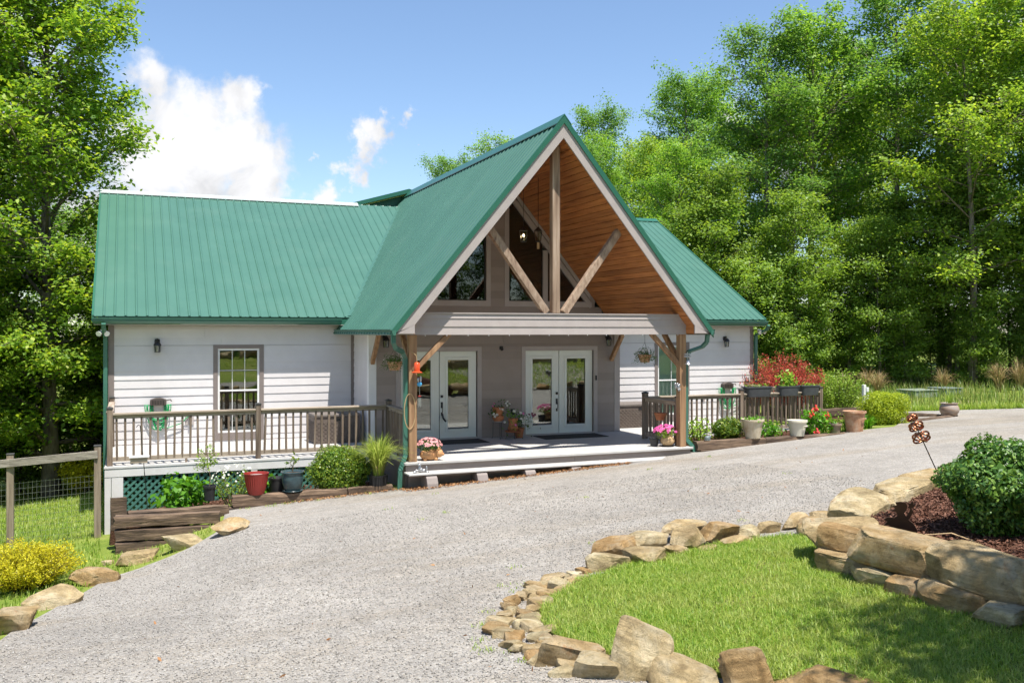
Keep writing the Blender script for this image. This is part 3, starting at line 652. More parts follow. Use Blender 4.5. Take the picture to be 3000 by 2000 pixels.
# upper gable: strips round the two trapezoid windows
CEIL = .40
UL, UM0, UM1, UR = 5.774, 7.82, 8.40, 10.446
wu = MB()
wu.xz([(5.3, 3.24), (UL, 3.24), (UL, sl(UL, CEIL))], YW, YW + .14)
wu.xz([(UR, 3.24), (10.9, 3.24), (UR, sl(UR, CEIL))], YW, YW + .14)
wu.xz([(UM0, 3.24), (UM1, 3.24), (UM1, sl(UM1, CEIL)), (Xc, 6.42), (UM0, sl(UM0, CEIL))], YW, YW + .14)
TOP = .75                                                                 # window heads run parallel to the roof
wu.xz([(UL, sl(UL, TOP)), (UM0, sl(UM0, TOP)), (UM0, sl(UM0, CEIL)), (UL, sl(UL, CEIL))], YW, YW + .14)
wu.xz([(UM1, sl(UM1, TOP)), (UR, sl(UR, TOP)), (UR, sl(UR, CEIL)), (UM1, sl(UM1, CEIL))], YW, YW + .14)
wu_ = wu.build('wall', M['siding_taupe'], house)
siding(wp_, 'siding_taupe', YW - .001, 5.16, 11.26, 0.0, 2.22, [(5.62, 7.70, -1, 2.15), (8.73, 10.78, -1, 2.15)])
siding(wp_, 'siding_taupe', YW - .001, 5.16, 11.26, 2.22, 3.11, [], clip=lambda z: (5.06 + max(0, (z - 2.72)) / 1.2116, 11.16 - max(0, z - 2.72) / 1.2116))
siding(wu_, 'siding_taupe', YW - .001, 7.93, 8.29, 3.11, 6.1)
# side of the centre volume and the unseen body walls
ws_ = MB().box(5.02, 5.16, YW + .142, YL + .12, -.2, 2.66).build('wall', M['siding_white'], house)
z = 0
while z < 2.55:
    o = link('siding_board', sid_mesh('siding_white'), ws_, (5.019, YL, z), (YL - YW - .03, .02, .189), (0, 0, -math.pi / 2)); z += .185
mb = MB(); rp = [(YL + .14, -1.1), (33.6, -2.2), (33.6, 2.7), (27.7, 6.05), (YL + .14, 2.7)]
mb.yz(rp, -.40, -.28); mb.yz(rp, 16.54, 16.66); mb.box(-.28, 16.54, 33.45, 33.6, -2.2, 2.7); mb.build('wall', M['siding_white'], house)
mb = MB().box(5.2, 11.2, 20.66, 33.4, -.12, -.02); mb.box(-.25, 5.15, 22.22, 33.4, -.12, -.02); mb.box(11.25, 16.5, 22.22, 33.4, -.12, -.02); mb.build('interior_floor', M['interior'], house)
mb = MB().box(4.9, 5.01, 22.3, 33.4, -.02, 2.6); mb.box(11.4, 11.5, 22.3, 33.4, -.02, 2.6); mb.box(5.05, 11.35, 27, 27.1, -.02, 5.5); mb.build('interior_wall', M['interior'], house)

# --- trims
def trim(mat, x0, x1, y0, y1, z0, z1, name='trim_board'): return pbox(name, mat, house, x0, x1, y0, y1, z0, z1)
trim('trim_brown', -.42, -.30, YL - .028, YL + .1, -.5, 2.64, 'corner_board'); trim('trim_brown', 4.93, 5.015, YL - .028, YL, -.03, 2.60, 'corner_board')
trim('trim_brown', 16.56, 16.68, YL - .028, YL + .1, -.2, 2.64, 'corner_board')
trim('trim_white', 4.985, 5.16, YW - .03, YW + .13, .002, 2.60, 'corner_board'); trim('trim_light', 11.26, 11.415, YW - .03, YW + .13, .002, 2.60, 'corner_board')
for (x0, x1, z0, z1) in ((1.77, 2.89, .03, 2.21), (13.38, 14.5, .03, 2.21)):
    trim('trim_brown', x0, x0 + .10, YL - .034, YL - .0, z0, z1, 'window_trim'); trim('trim_brown', x1 - .10, x1, YL - .034, YL - .0, z0, z1, 'window_trim')
    trim('trim_brown', x0 + .10, x1 - .10, YL - .032, YL, z1 - .09, z1, 'window_trim'); trim('trim_brown', x0 + .10, x1 - .10, YL - .032, YL, z0, z0 + .17, 'window_trim')
for (x0, x1) in ((5.62, 7.70), (8.73, 10.78)):
    trim('trim_light', x0, x0 + .10, YW - .034, YW, 0.002, 2.15, 'door_trim'); trim('trim_light', x1 - .10, x1, YW - .034, YW, .002, 2.15, 'door_trim')
    trim('trim_light', x0 + .10, x1 - .10, YW - .032, YW, 2.05, 2.15, 'door_trim')

# --- windows of the wings
def window(x0, x1, z0, z1, y, blinds):
    w = MB(); f = .042
    w.box(x0, x0 + f, y, y + .08, z0, z1).box(x1 - f, x1, y, y + .08, z0, z1).box(x0 + f, x1 - f, y, y + .08, z0, z0 + f).box(x0 + f, x1 - f, y, y + .08, z1 - f, z1)
    zm = (z0 + z1) / 2; w.box(x0 + f, x1 - f, y + .02, y + .075, zm - .018, zm + .018)
    o = w.build('window', M['trim_white'], house)
    gx0, gx1, gz0, gz1 = x0 + f, x1 - f, z0 + f, z1 - f
    nc, nr = (2, 2) if blinds else (3, 4)
    for i in range(1, nc): pbox('muntin', 'trim_white', o, gx0 + (gx1 - gx0) * i / nc - .0065, gx0 + (gx1 - gx0) * i / nc + .0065, y + .035, y + .052, gz0, gz1)
    for k in range(1, nr):
        if k * 2 == nr: continue
        pbox('muntin', 'trim_white', o, gx0, gx1, y + .037, y + .050, gz0 + (gz1 - gz0) * k / nr - .0065, gz0 + (gz1 - gz0) * k / nr + .0065)
    for i in range(nc):
        for k in range(nr):
            pbox('pane', 'glass_clear' if blinds else 'glass', o, gx0 + (gx1 - gx0) * i / nc + .007, gx0 + (gx1 - gx0) * (i + 1) / nc - .007, y + .042, y + .046, gz0 + (gz1 - gz0) * k / nr + .0185, gz0 + (gz1 - gz0) * (k + 1) / nr - .0185)
    if blinds:
        b = MB(); z = gz0 + .02
        while z < gz1: b.bar((gx0 + .01, y + .085, z), (gx1 - .01, y + .085, z), .046, .003, (0, -1, .25)); z += .042
        b.build('blind', M['blind'], o)
window(*WINL, YL - .012, False); window(*WINR, YL - .012, True)

# --- french doors
def leaf(x0, x1, handle):
    y = YW + .03; z0, z1 = .03, 2.045; gx0, gx1, gz0, gz1 = (x0 + x1) / 2 - .275, (x0 + x1) / 2 + .275, .215, 1.865
    d = MB(); d.box(x0 + .004, gx0, y, y + .045, z0, z1).box(gx1, x1 - .004, y, y + .045, z0, z1).box(gx0, gx1, y, y + .045, z0, gz0).box(gx0, gx1, y, y + .045, gz1, z1)
    o = d.build('door', M['door_white'], house)
    m = MB(); a = .045
    for (u0, u1, v0, v1) in ((gx0 - a, gx0 + .02, gz0 - a, gz1 + a), (gx1 - .02, gx1 + a, gz0 - a, gz1 + a), (gx0 + .02, gx1 - .02, gz0 - a, gz0 + .02), (gx0 + .02, gx1 - .02, gz1 - .02, gz1 + a)):
        m.box(u0, u1, y - .018, y - .0005, v0, v1)
    m.build('glazing_bead', M['door_white'], o, bevel=.006)
    MB().box(gx0 + .02, gx1 - .02, y + .012, y + .018, gz0 + .02, gz1 - .02).build('pane', M['glass'], o)
    b = MB(); z = gz0 + .03
    while z < gz1 - .02: b.box(gx0 + .03, gx1 - .03, y + .030, y + .034, z, z + .004); z += .03
    b.build('blind', M['grey_box'], o)
    if handle:
        hx = x0 + .055 if handle == 'l' else x1 - .055
        h = MB(); h.lathe((hx, y - .012, 1.0), [(.001, -.03), (.03, -.028), (.03, .028), (.001, .03)], 12)
        h.box(hx - .024, hx + .024, y - .012, y - .0005, .73, .87); h.tube([(hx, y - .012, .79), (hx, y - .06, .77), (hx, y - .062, .66), (hx, y - .012, .60)], .009, 6); h.box(hx - .018, hx + .018, y - .014, y - .0005, .56, .63)
        h.build('handle', M['black_metal'], o, smooth=40)
    return o
leaf(5.74, 6.665, None); dL = leaf(6.675, 7.585, 'l'); dR = leaf(8.84, 9.74, 'r'); leaf(9.75, 10.665, None)
MB().tube([(6.73, YW - .005, .60), (6.74, YW - .05, .50), (6.80, YW - .07, .42)], .022, 7).build('key_lockbox', M['black_metal'], dL)
for (x0, x1) in ((5.72, 7.60), (8.82, 10.68)): MB().box(x0, x1, YW - .02, YW + .1, .002, .028).build('threshold', M['grey_box'], house)

# --- upper trapezoid windows
def upper(x0, x1, mull, left):
    z0 = 3.24; t = .11
    o = MB().box(x0 - (.2 if left else .11), x1 + (.11 if left else .2), YW - .032, YW - .001, 3.11, 3.24).build('gable_window', M['trim_light'], house)
    xs = x1 if left else x0                                             # tall side
    pbox('side_trim', 'trim_light', o, *((x1, x1 + .11) if left else (x0 - .11, x0)), YW - .034, YW - .001, 3.24, sl(xs + (.11 if left else -.11), TOP) - .02)
    h = MB()
    a, b = (x0 - .16, x1 + .06) if left else (x0 - .06, x1 + .16)
    h.xz([(a, sl(a, TOP)), (b, sl(b, TOP)), (b, sl(b, TOP - .17)), (a, sl(a, TOP - .17))], YW - .036, YW - .002)
    h.build('head_trim', M['trim_light'], o)
    c = MB(); c.xz([(a, sl(a, CEIL + .12)), (b, sl(b, CEIL + .12)), (b, sl(b, CEIL)), (a, sl(a, CEIL))], YW - .03, YW - .002)
    c.build('rake_trim', M['trim_light'], house)
    pbox('mullion', 'trim_light', o, mull - .06, mull + .06, YW - .03, YW + .06, 3.24, sl(mull + (-.06 if left else .06), TOP))
    for p0, p1 in ((x0, mull - .06), (mull + .06, x1)):
        g_ = MB(); pts = [(p0, z0), (p1, z0), (p1, max(z0 + .01, sl(p1, TOP))), (p0, max(z0 + .005, sl(p0, TOP)))]
        g_.xz(pts, YW + .03, YW + .036); g_.build('pane', M['glass_up'], o)
    fr = MB()
    fr.box(x0, x1, YW - .0, YW + .05, 3.24, 3.265); fr.box(xs - (.03 if left else 0), xs + (0 if left else .03), YW, YW + .05, 3.265, sl(xs, TOP))
    fr.build('sash', M['bronze'], o)
upper(5.80, 7.82, 6.55, True); upper(8.40, 10.42, 9.36, False)

# --- porch: floor, steps, posts, beam, truss
f_ = MB(); f_.box(4.9, 11.33, 17.17, YW + .02, -.045, 0.0); f_.build('porch_floor', M['floor_grey'], house)
MB().box(4.86, 11.36, 17.10, 17.168, -.045, .002).build('floor_nosing', M['floor_grey'], house, bevel=.008)
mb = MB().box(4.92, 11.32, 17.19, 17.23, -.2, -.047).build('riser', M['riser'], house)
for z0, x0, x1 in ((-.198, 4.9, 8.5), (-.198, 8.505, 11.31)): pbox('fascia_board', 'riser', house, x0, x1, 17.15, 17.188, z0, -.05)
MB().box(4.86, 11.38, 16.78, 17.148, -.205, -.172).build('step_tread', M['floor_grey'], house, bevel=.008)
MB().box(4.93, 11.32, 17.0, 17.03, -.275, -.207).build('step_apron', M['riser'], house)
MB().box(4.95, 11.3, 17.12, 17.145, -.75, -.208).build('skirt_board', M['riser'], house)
for k, x in enumerate((5.30, 6.32, 7.34, 8.36, 9.38, 10.4)):
    zb = g(x, 16.8) - .12
    st = MB(); pr = [(17.115, -.208), (17.115, zb), (16.67, zb), (16.67, zb + .10), (16.70, -.36), (16.75, -.26), (16.80, -.22), (16.85, -.208)]
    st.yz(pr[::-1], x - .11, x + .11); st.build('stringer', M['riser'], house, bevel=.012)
for x0, x1, zz in ((4.92, 5.02, -.9), (11.2, 11.3, -.6)): MB().box(x0, x1, 17.24, YW, zz, -.05).build('porch_foundation', M['riser'], house)
def post(x): return MB().box(x - .08, x + .08, 17.20, 17.36, 0.001, 2.449).build('post', M['post_wood'], house, bevel=.012)
post(5.06); post(11.16)
bm_ = MB().box(4.98, 11.24, 17.21, 17.36, 2.45, 2.86).build('beam', M['trim_light'], house)
for z0, z1 in ((2.45, 2.61), (2.61, 2.77), (2.77, 2.86)): link('siding_board', sid_mesh('trim_light'), bm_, (4.98, 17.209, z0), (6.26, .026, z1 - z0))
MB().box(4.97, 11.25, 17.17, 17.37, 2.861, 2.885).build('beam_cap', M['trim_light'], house)
mb = MB()
for k in range(14): mb.ell((5.3 + k * .44, 17.19, 2.435), .008, .008, .014, 6, 4)
mb.build('string_light_bulb', M['white_plastic'], house)
# side beams to the wall
MB().box(4.98, 5.12, 17.37, YW - .04, 2.45, 2.72).build('side_beam', M['trim_light'], house); MB().box(11.10, 11.24, 17.37, YW - .04, 2.45, 2.72).build('side_beam', M['trim_light'], house)
MB().box(Xc - .085, Xc + .085, 17.20, 17.36, 2.887, 6.40).build('king_post', M['king_wood'], house, bevel=.01)
for s in (-1, 1):
    MB().bar((Xc + s * .20, 17.28, 2.90), (Xc + s * 1.60, 17.28, 4.78), .14, .15, (s * -.8, 0, .6)).build('brace', M['brace_wood'], house, bevel=.01)
def kb(p, q): return MB().bar(p, q, .09, .10, (0, 0, 1)).build('knee_brace', M['post_wood'], house, bevel=.008)
kb((5.12, 17.28, 1.78), (5.82, 17.28, 2.47)); kb((11.10, 17.28, 1.78), (10.40, 17.28, 2.47))
kb((5.06, 17.36, 1.85), (5.06, 17.98, 2.46)); kb((11.16, 17.36, 1.85), (11.16, 17.98, 2.46))
kb((5.07, YW - .02, 1.80), (5.07, YW - .62, 2.46)); kb((11.17, YW - .02, 1.80), (11.17, YW - .62, 2.46))

# --- porch ceiling boards, fascia
cl = MB(); 
for s in (-1, 1):
    a, b = (Xc + s * 3.12, sl(Xc + s * 3.12, CEIL - .06)), (Xc, 6.82 - CEIL + .06)
    p = [a, b, (b[0], b[1] + .05), (a[0], a[1] + .05)]
    cl.xz(p if s < 0 else p[::-1], YGF + .04, YW)
ceil = cl.build('porch_ceiling', M['green_dark'], house)
slen = math.hypot(3.13, 3.13 * 1.2116); nb = 36; bw = slen / nb
cb = MB().box(-.5, .5, -.5, .5, -.5, .5).mesh('ceiling_board', M['ceiling_wood'])
sang = math.atan(1.2116)
for s in (-1, 1):
    for k in range(nb):
        dd = (k + .5) * bw; x = Xc + s * dd * math.cos(sang); zz = 6.82 - CEIL - dd * math.sin(sang) + .012 + rnd.uniform(-.0015, .0015)
        link('ceiling_board', cb, ceil, (x, (YGF + .04 + YW - .04) / 2, zz), (bw - .009, YW - YGF - .08, .018), (0, s * sang, 0))
MB().box(11.225, 11.25, YGF + .04, YW - .04, 2.46, 2.76).build('eave_lining', M['ceiling_wood'], house); MB().box(4.97, 4.995, YGF + .04, YW - .04, 2.46, 2.76).build('eave_lining', M['ceiling_wood'], house)
def rake(s):
    m = MB(); o = .02
    p = [(Xc + s * 3.52, 2.475), (Xc + s * 3.12, 2.475), (Xc + s * 3.12, sl(Xc + 3.12, CEIL + .0)), (Xc, 6.82 - CEIL), (Xc, 6.82 - .10), (Xc + s * 3.52, sl(Xc + 3.52, .10) + .0)]
    m.xz(p if s < 0 else p[::-1], YGF, YGF + .035); return m.build('fascia', M['trim_light'], house)
rake(-1); rake(1)
for s in (-1, 1):
    m = MB(); p = [(Xc + s * 3.58, sl(Xc + 3.58, .105)), (Xc, 6.82 - .105), (Xc, 6.82 + .05), (Xc + s * 3.58, sl(Xc + 3.58, -.05))]
    m.xz(p if s < 0 else p[::-1], YGF - .03, YGF - .004); m.build('rake_trim', M['green_trim'], house)
for s in (-1, 1):
    mb = MB().box(*sorted((Xc + s * 3.13, Xc + s * 3.5)), YGF + .036, 22.0, 2.46, 2.475); mb.build('eave_soffit', M['trim_light'], house)

# --- roofs: ribbed metal panels, each about 0.91 m wide
roof = thing('roof', None, None); roof.parent = house; roof.location = (0, 0, 0)
del_keys = [k for k in ('label', 'category') if k in roof.keys()]
for k in del_keys: del roof[k]
def rib_profile(w, nr):                                                     # across (0..w) -> height
    pr = []; st = w / nr
    for k in range(nr):
        x = k * st
        pr += [(x, .020), (x + .012, .020), (x + .030, 0), (x + st - .030, 0), (x + st - .012, .020)]
    pr.append((w, .020)); return pr
def panel(name, o, across, down, up, w, nr, length, mat='roof_green'):
    o, across, down, up = Vector(o), Vector(across), Vector(down), Vector(up)
    pr = rib_profile(w, nr); n = len(pr); v = []
    for t in (0, length):
        for x, h in pr: v.append(o + across * x + down * t + up * h)
    for t in (0, length): v += [o + across * 0 + down * t - up * .03, o + across * w + down * t - up * .03]
    f = [(k, k + 1, n + k + 1, n + k) for k in range(n - 1)]
    f += [(2 * n, 2 * n + 2, 2 * n + 3, 2 * n + 1), tuple(range(n)) [::-1] + (2 * n, 2 * n + 1), tuple(range(n, 2 * n)) + (2 * n + 3, 2 * n + 2), (0, n, 2 * n + 2, 2 * n), (n - 1, 2 * n + 1, 2 * n + 3, 2 * n - 1)]
    return MB().add(v, f).build(name, M[mat], roof, smooth=False)
TW = .5845; tw = math.atan(TW); dn, upn = Vector((0, -math.cos(tw), -math.sin(tw))), Vector((0, -math.sin(tw), math.cos(tw)))
XL0, XR0, YE, ZE, YR, ZR = -.72, 16.87, 21.72, 2.845, 27.7, 6.34
Lw = math.hypot(YR - YE, ZR - ZE)
def run_panels(x0, x1, name='roof_panel'):
    n = round((x1 - x0) / .915); w = (x1 - x0) / n
    for k in range(n): panel(name, (x0 + k * w, YR, ZR), (1, 0, 0), dn, upn, w, 4, Lw)
run_panels(XL0, 8.0); run_panels(8.0, XR0)
dn2, up2 = Vector((0, math.cos(tw), -math.sin(tw))), Vector((0, math.sin(tw), math.cos(tw)))
for k in range(5): panel('roof_panel', (XR0 - k * (XR0 - XL0) / 5, YR, ZR), (-1, 0, 0), dn2, up2, (XR0 - XL0) / 5, 16, Lw)
Lp = math.hypot(3.60, 3.60 * 1.2116); npn = 12; wp = (28.1 - (YGF - .02)) / npn
for s in (-1, 1):
    dnp, upp = Vector((s * math.cos(sang), 0, -math.sin(sang))), Vector((s * math.sin(sang), 0, math.cos(sang)))
    for k in range(npn):
        if s < 0: panel('roof_panel', (Xc, 28.1 - k * wp, 6.82), (0, -1, 0), dnp, upp, wp, 4, Lp)
        else: panel('roof_panel', (Xc, YGF - .02 + k * wp, 6.82), (0, 1, 0), dnp, upp, wp, 4, Lp)
m = MB(); m.xz([(Xc - .16, sl(Xc + .16, -.055)), (Xc, 6.82 + .05), (Xc + .16, sl(Xc + .16, -.055)), (Xc + .16, sl(Xc + .16, -.075)), (Xc, 6.90), (Xc - .16, sl(Xc + .16, -.075))], YGF - .035, 28.12); m.build('ridge_cap', M['green_trim'], roof)
m = MB(); hz = lambda y: ZR - TW * abs(y - YR)
m.yz([(YR - .16, hz(YR - .16) + .03), (YR, ZR + .035), (YR + .16, hz(YR - .16) + .03), (YR + .16, hz(YR - .16) + .045), (YR, ZR + .06), (YR - .16, hz(YR - .16) + .045)], XL0 - .01, 6.4); m.build('ridge_cap', M['ridge_cap'], roof)
m = MB(); m.yz([(YR - .16, hz(YR - .16) + .03), (YR, ZR + .035), (YR + .16, hz(YR - .16) + .03), (YR + .16, hz(YR - .16) + .045), (YR, ZR + .06), (YR - .16, hz(YR - .16) + .045)], 9.5, XR0 + .01); m.build('ridge_cap', M['green_trim'], roof)
# rake edges of the wings
for x in (XL0, XR0):
    m = MB(); m.yz([(YE, ZE + .03), (YE, ZE - .11), (YR, ZR - .11), (YR, ZR + .03)], x - .02, x + .018); m.build('rake_trim', M['green_trim'], roof)
# low rear gable roof behind the main ridge
m = MB()
m.xz([(5.9, 6.20), (Xc, 6.84), (10.3, 6.20), (10.3, 6.32), (Xc, 6.97), (5.9, 6.32)], 28.0, 33.5); m.build('rear_gable_roof', M['green_trim'], roof)
m = MB(); m.xz([(6.0, 5.6), (10.2, 5.6), (10.2, 6.2), (Xc, 6.82), (6.0, 6.2)], 28.35, 28.4); m.build('rear_gable_wall', M['green_trim'], roof)
# valley flashing on both sides
for s in (-1, 1):
    v0 = (Xc + s * 3.28, YE + .02, 2.88); xm = Xc + s * (6.82 - ZR) / 1.2116; v1 = (xm, YR, ZR + .035)
    MB().bar(v0, v1, .10, .012, (s * .4, -.4, .8)).build('valley_flashing', M['roof_green'], roof)
# wing soffits + gutters
for x0, x1 in ((XL0 + .02, 5.0), (11.4, XR0 - .02)):
    MB().box(x0, x1, YE - .02, YL + .13, 2.655, 2.672).build('soffit', M['trim_light'], house)
    MB().box(x0, x1, YE - .018, YE + .004, 2.674, 2.80).build('eave_fascia', M['green_trim'], house)
def gutter_x(x0, x1, y, z):
    m = MB(); p = [(y, z), (y - .05, z), (y - .085, z + .045), (y - .085, z + .09), (y - .105, z + .095), (y - .105, z + .115), (y - .09, z + .115), (y - .09, z + .10), (y - .075, z + .09), (y - .075, z + .05), (y - .045, z + .01), (y, z + .01)]
    m.yz(p[::-1], x0, x1); m.box(x0, x0 + .004, y - .085, y, z + .011, z + .1); m.box(x1 - .004, x1, y - .085, y, z + .011, z + .1); return m.build('gutter', M['downspout'], house)
gutter_x(XL0, 4.62, YE - .022, 2.69); gutter_x(11.62, XR0, YE - .022, 2.69)
def gutter_y(s, y0, y1, z):
    x = Xc + s * 3.50; m = MB(); p = [(0, 0), (.05, 0), (.085, .045), (.085, .09), (.105, .095), (.105, .115), (.09, .115), (.09, .10), (.075, .09), (.075, .05), (.045, .01), (0, .01)]
    p = [(x + s * a, z + b) for a, b in p]; m.xz(p if s > 0 else p[::-1], y0, y1); m.box(*sorted((x, x + s * .086)), y0, y0 + .004, z + .011, z + .1); return m.build('gutter', M['downspout'], house)
gutter_y(-1, YGF - .05, 22.0, 2.44); gutter_y(1, YGF - .05, 21.5, 2.44)
def spout(pts, w=.085, d=.06):
    m = MB()
    for p, q in zip(pts[:-1], pts[1:]): m.bar(p, q, d, w, (1, .0001, 0))
    for p in pts[1:-1]: m.ell(p, w * .53, d * .6, w * .5, 8, 6)
    return m.build('downspout', M['downspout'], house)
spout([(4.60, 16.95, 2.45), (4.60, 16.95, 2.30), (4.66, 17.02, 2.20), (4.86, 17.24, 2.12), (4.925, 17.29, 2.0), (4.925, 17.29, .12), (4.80, 17.2, -.15), (4.77, 17.18, -.70)])
spout([(11.62, 16.95, 2.45), (11.62, 16.98, 2.28), (11.55, 17.05, 2.18), (11.36, 17.26, 2.08), (11.295, 17.30, 1.98), (11.295, 17.30, .15), (11.45, 17.27, -.02), (11.50, 17.25, -.16)])
spout([(-.50, 21.5, 2.68), (-.50, 21.55, 2.58), (-.475, 22.0, 2.40), (-.475, 22.0, -.9)])
spout([(16.80, 21.5, 2.68), (16.80, 21.58, 2.56), (16.735, 22.0, 2.40), (16.735, 22.0, -.1)])
MB().tube([(4.77, 17.16, -.66), (4.9, 17.0, -.70), (5.0, 16.9, -.72)], .05, 8).build('drain_pipe', M['black_pot'], house)

# --- side decks with skirts
def deck(x0, x1, zb):
    MB().box(x0, x1, 18.82, YL - .0, -.045, -.004).build('deck_floor', M['floor_grey'], house)
    MB().box(x0 - .01, x1, 18.775, 18.815, -.04, .0).build('deck_edge', M['deck_rim'], house)
    MB().box(x0, x1, 18.785, 18.83, -.20, -.046).build('rim_board', M['deck_rim'], house)
deck(-.42, 4.89, -1); deck(11.31, 16.50, -.2)
MB().box(-.42, -.38, 18.84, YL, -.2, -.046).build('rim_board', M['deck_rim'], house)
for x0, x1 in ((-.42, -.31), (-.30, -.10), (2.22, 2.34)): pbox('skirt_post', 'deck_rim', house, x0, x1, 18.79, 18.85, -1.35, -.205)
for x0, x1, z in ((-.08, 1.2, -.93), (1.2, 2.2, -.83), (2.36, 3.5, -.72), (3.5, 4.85, -.60)): pbox('skirt_board', 'deck_rim', house, x0, x1, 18.80, 18.84, z - .25, z + .03)
def lattice(x0, x1, z0, z1, y):
    back = MB().box(x0 - .04, x0, y - .002, y + .012, z0, z1).build('lattice_panel', M['lattice'], house)
    st, w = .135, .042; w2 = ubox('lattice')
    for s, yy in ((1, y), (-1, y + .010)):
        c = (x0 - z1 if s > 0 else x0 + z0)
        c1 = (x1 - z0 if s > 0 else x1 + z1); c += .03
        while c < c1:                                                # line x - s*z = c
            zs = sorted((s * (x0 - c), s * (x1 - c))); a, b = max(z0, zs[0]), min(z1, zs[1])
            if b - a > .03:
                p, q = (c + s * a, a), (c + s * b, b); L = math.hypot(q[0] - p[0], q[1] - p[1])
                link('lattice_strip', w2, back, ((p[0] + q[0]) / 2, yy + .004, (p[1] + q[1]) / 2), (L, .007, w), (0, -s * math.pi / 4, 0))
            c += st
lattice(-.10, 2.21, -.98, -.21, 18.82); lattice(2.35, 4.85, -.75, -.21, 18.82)
# ------------------------------------------------------------------ railings
bal_me = MB().box(-.019, .019, -.019, .019, 0, .80).mesh('baluster', M['rail_v'])
def railing(label, p, q, posts, ex_top=.03):
    """posts: fractions with a post; p,q at deck level"""
    p, q = Vector(p), Vector(q); d = q - p; L = d.length; d.normalize(); along_x = abs(d.x) > abs(d.y)
    t = thing('deck_railing', label, 'railing', p)
    mt = M['rail_x'] if along_x else M['rail_y']; up = (0, 0, 1)
    side = Vector((0, 0, 1)).cross(d)
    for f in posts:
        c = p + d * (L * f)
        o = MB().box(c.x - .048, c.x + .048, c.y - .048, c.y + .048, c.z + .001, c.z + 1.06).build('post', M['rail_v'], t, bevel=.006)
        MB().box(c.x - .056, c.x + .056, c.y - .056, c.y + .056, c.z + 1.061, c.z + 1.085).add([(c.x - .05, c.y - .05, c.z + 1.085), (c.x + .05, c.y - .05, c.z + 1.085), (c.x + .05, c.y + .05, c.z + 1.085), (c.x - .05, c.y + .05, c.z + 1.085), (c.x, c.y, c.z + 1.105)], [(0, 1, 4), (1, 2, 4), (2, 3, 4), (3, 0, 4)]).build('post_cap', M['cap_black'], o)
    for f0, f1 in zip(posts[:-1], posts[1:]):
        a, b = p + d * (L * f0 + .05), p + d * (L * f1 - .05)
        MB().bar(a + Vector((0, 0, .965)), b + Vector((0, 0, .965)), .125, .035, up).build('top_rail', mt, t, bevel=.005)
        MB().bar(a + Vector((0, 0, .91)), b + Vector((0, 0, .91)), .036, .07, up).build('sub_rail', mt, t)
        MB().bar(a + Vector((0, 0, .115)), b + Vector((0, 0, .115)), .036, .085, up).build('bottom_rail', mt, t)
        m = (a + b) / 2; MB().box(m.x - .02, m.x + .02, m.y - .02, m.y + .02, .002, .07).build('rail_block', M['rail_v'], t)
        n = max(2, round((b - a).length / .142)); st = (b - a).length / n
        for k in range(n):
            c = a + d * (st * (k + .5)) - side * .001
            link('baluster', bal_me, t, (c.x, c.y, .10), (1, 1, 1), (rnd.uniform(-.012, .012), rnd.uniform(-.014, .014) if rnd.random() > .07 else .035, rnd.uniform(-.2, .2)))
    return t
railing('weathered wooden railing along the front of the deck before the left window', (-.33, 18.90, 0), (5.02, 18.90, 0), (0, .505, 1))
railing('weathered wooden return railing beside the porch downspout on the left', (5.02, 18.85, 0), (5.02, 17.42, 0), (0, 1.0))
railing('weathered wooden return railing with a hanging clay half pot right of the doors', (11.17, 18.85, 0), (11.17, 17.42, 0), (0, 1.0))
railing('weathered wooden railing carrying grey planter boxes in front of the right wing', (11.24, 18.92, 0), (16.40, 18.92, 0), (0, .525, 1))
railing('weathered wooden railing at the far right end of the right deck', (16.42, 22.0, 0), (16.42, 19.02, 0), (0, 1.0))
railing('weathered wooden railing at the left end of the left deck', (-.34, 22.0, 0), (-.34, 19.0, 0), (0, 1.0))

# ------------------------------------------------------------------ wire fences on the left
def wire_fence(label, pts, h, post_s, mat_post, mat_rail, mesh_h, wire, caps, step=(.075, .10), rail_h=.14):
    t = thing('wire_fence', label, 'fence', (pts[0][0], pts[0][1], g(*pts[0])))
    w = MB()
    for x, y in pts:
        z = g(x, y); o = MB().box(x - post_s / 2, x + post_s / 2, y - post_s / 2, y + post_s / 2, z - .1, z + h).build('post', mat_post, t, bevel=.006)
        if caps: MB().box(x - post_s * .56, x + post_s * .56, y - post_s * .56, y + post_s * .56, z + h + .001, z + h + .025).build('post_cap', M['cap_black'], o, bevel=.008)
    for (x0, y0), (x1, y1) in zip(pts[:-1], pts[1:]):
        z0, z1 = g(x0, y0), g(x1, y1); off = -post_s * .5 - .02
        MB().bar((x0, y0 + off, z0 + h - .14), (x1, y1 + off, z1 + h - .14), .036, rail_h, (0, 0, 1)).build('rail', mat_rail, t, bevel=.004)
        L = math.hypot(x1 - x0, y1 - y0); n = int(L / step[0])
        for k in range(n + 1):
            f = k / n; x, y = x0 + (x1 - x0) * f, y0 + (y1 - y0) * f + .03; zz = z0 + (z1 - z0) * f; w.bar((x, y, zz + .02), (x, y, zz + mesh_h), wire, wire, (1, 0, 0))
        for k in range(int(mesh_h / step[1]) + 1):
            w.bar((x0, y0 + .03, z0 + .03 + k * step[1]), (x1, y1 + .03, z1 + .03 + k * step[1]), wire, wire, (0, 0, 1))
    w.build('wire_mesh', M['silver'], t)
    return t
wire_fence('weathered wooden rail fence with wire mesh meeting the left deck corner', [(-.53, 18.5), (-1.98, 18.9), (-3.5, 19.2), (-5.5, 19.6)], 1.66, .115, M['fence_wood'], M['fence_rail'], 1.15, .0035, True)
wire_fence('dark rail fence with wire mesh crossing the lawn behind', [(1.2, 30.5), (-1.3, 30.5), (-3.8, 30.3), (-6.3, 30.2)], 1.25, .10, M['green_dark'], M['bronze'], 1.0, .006, False, (.16, .2), .11)

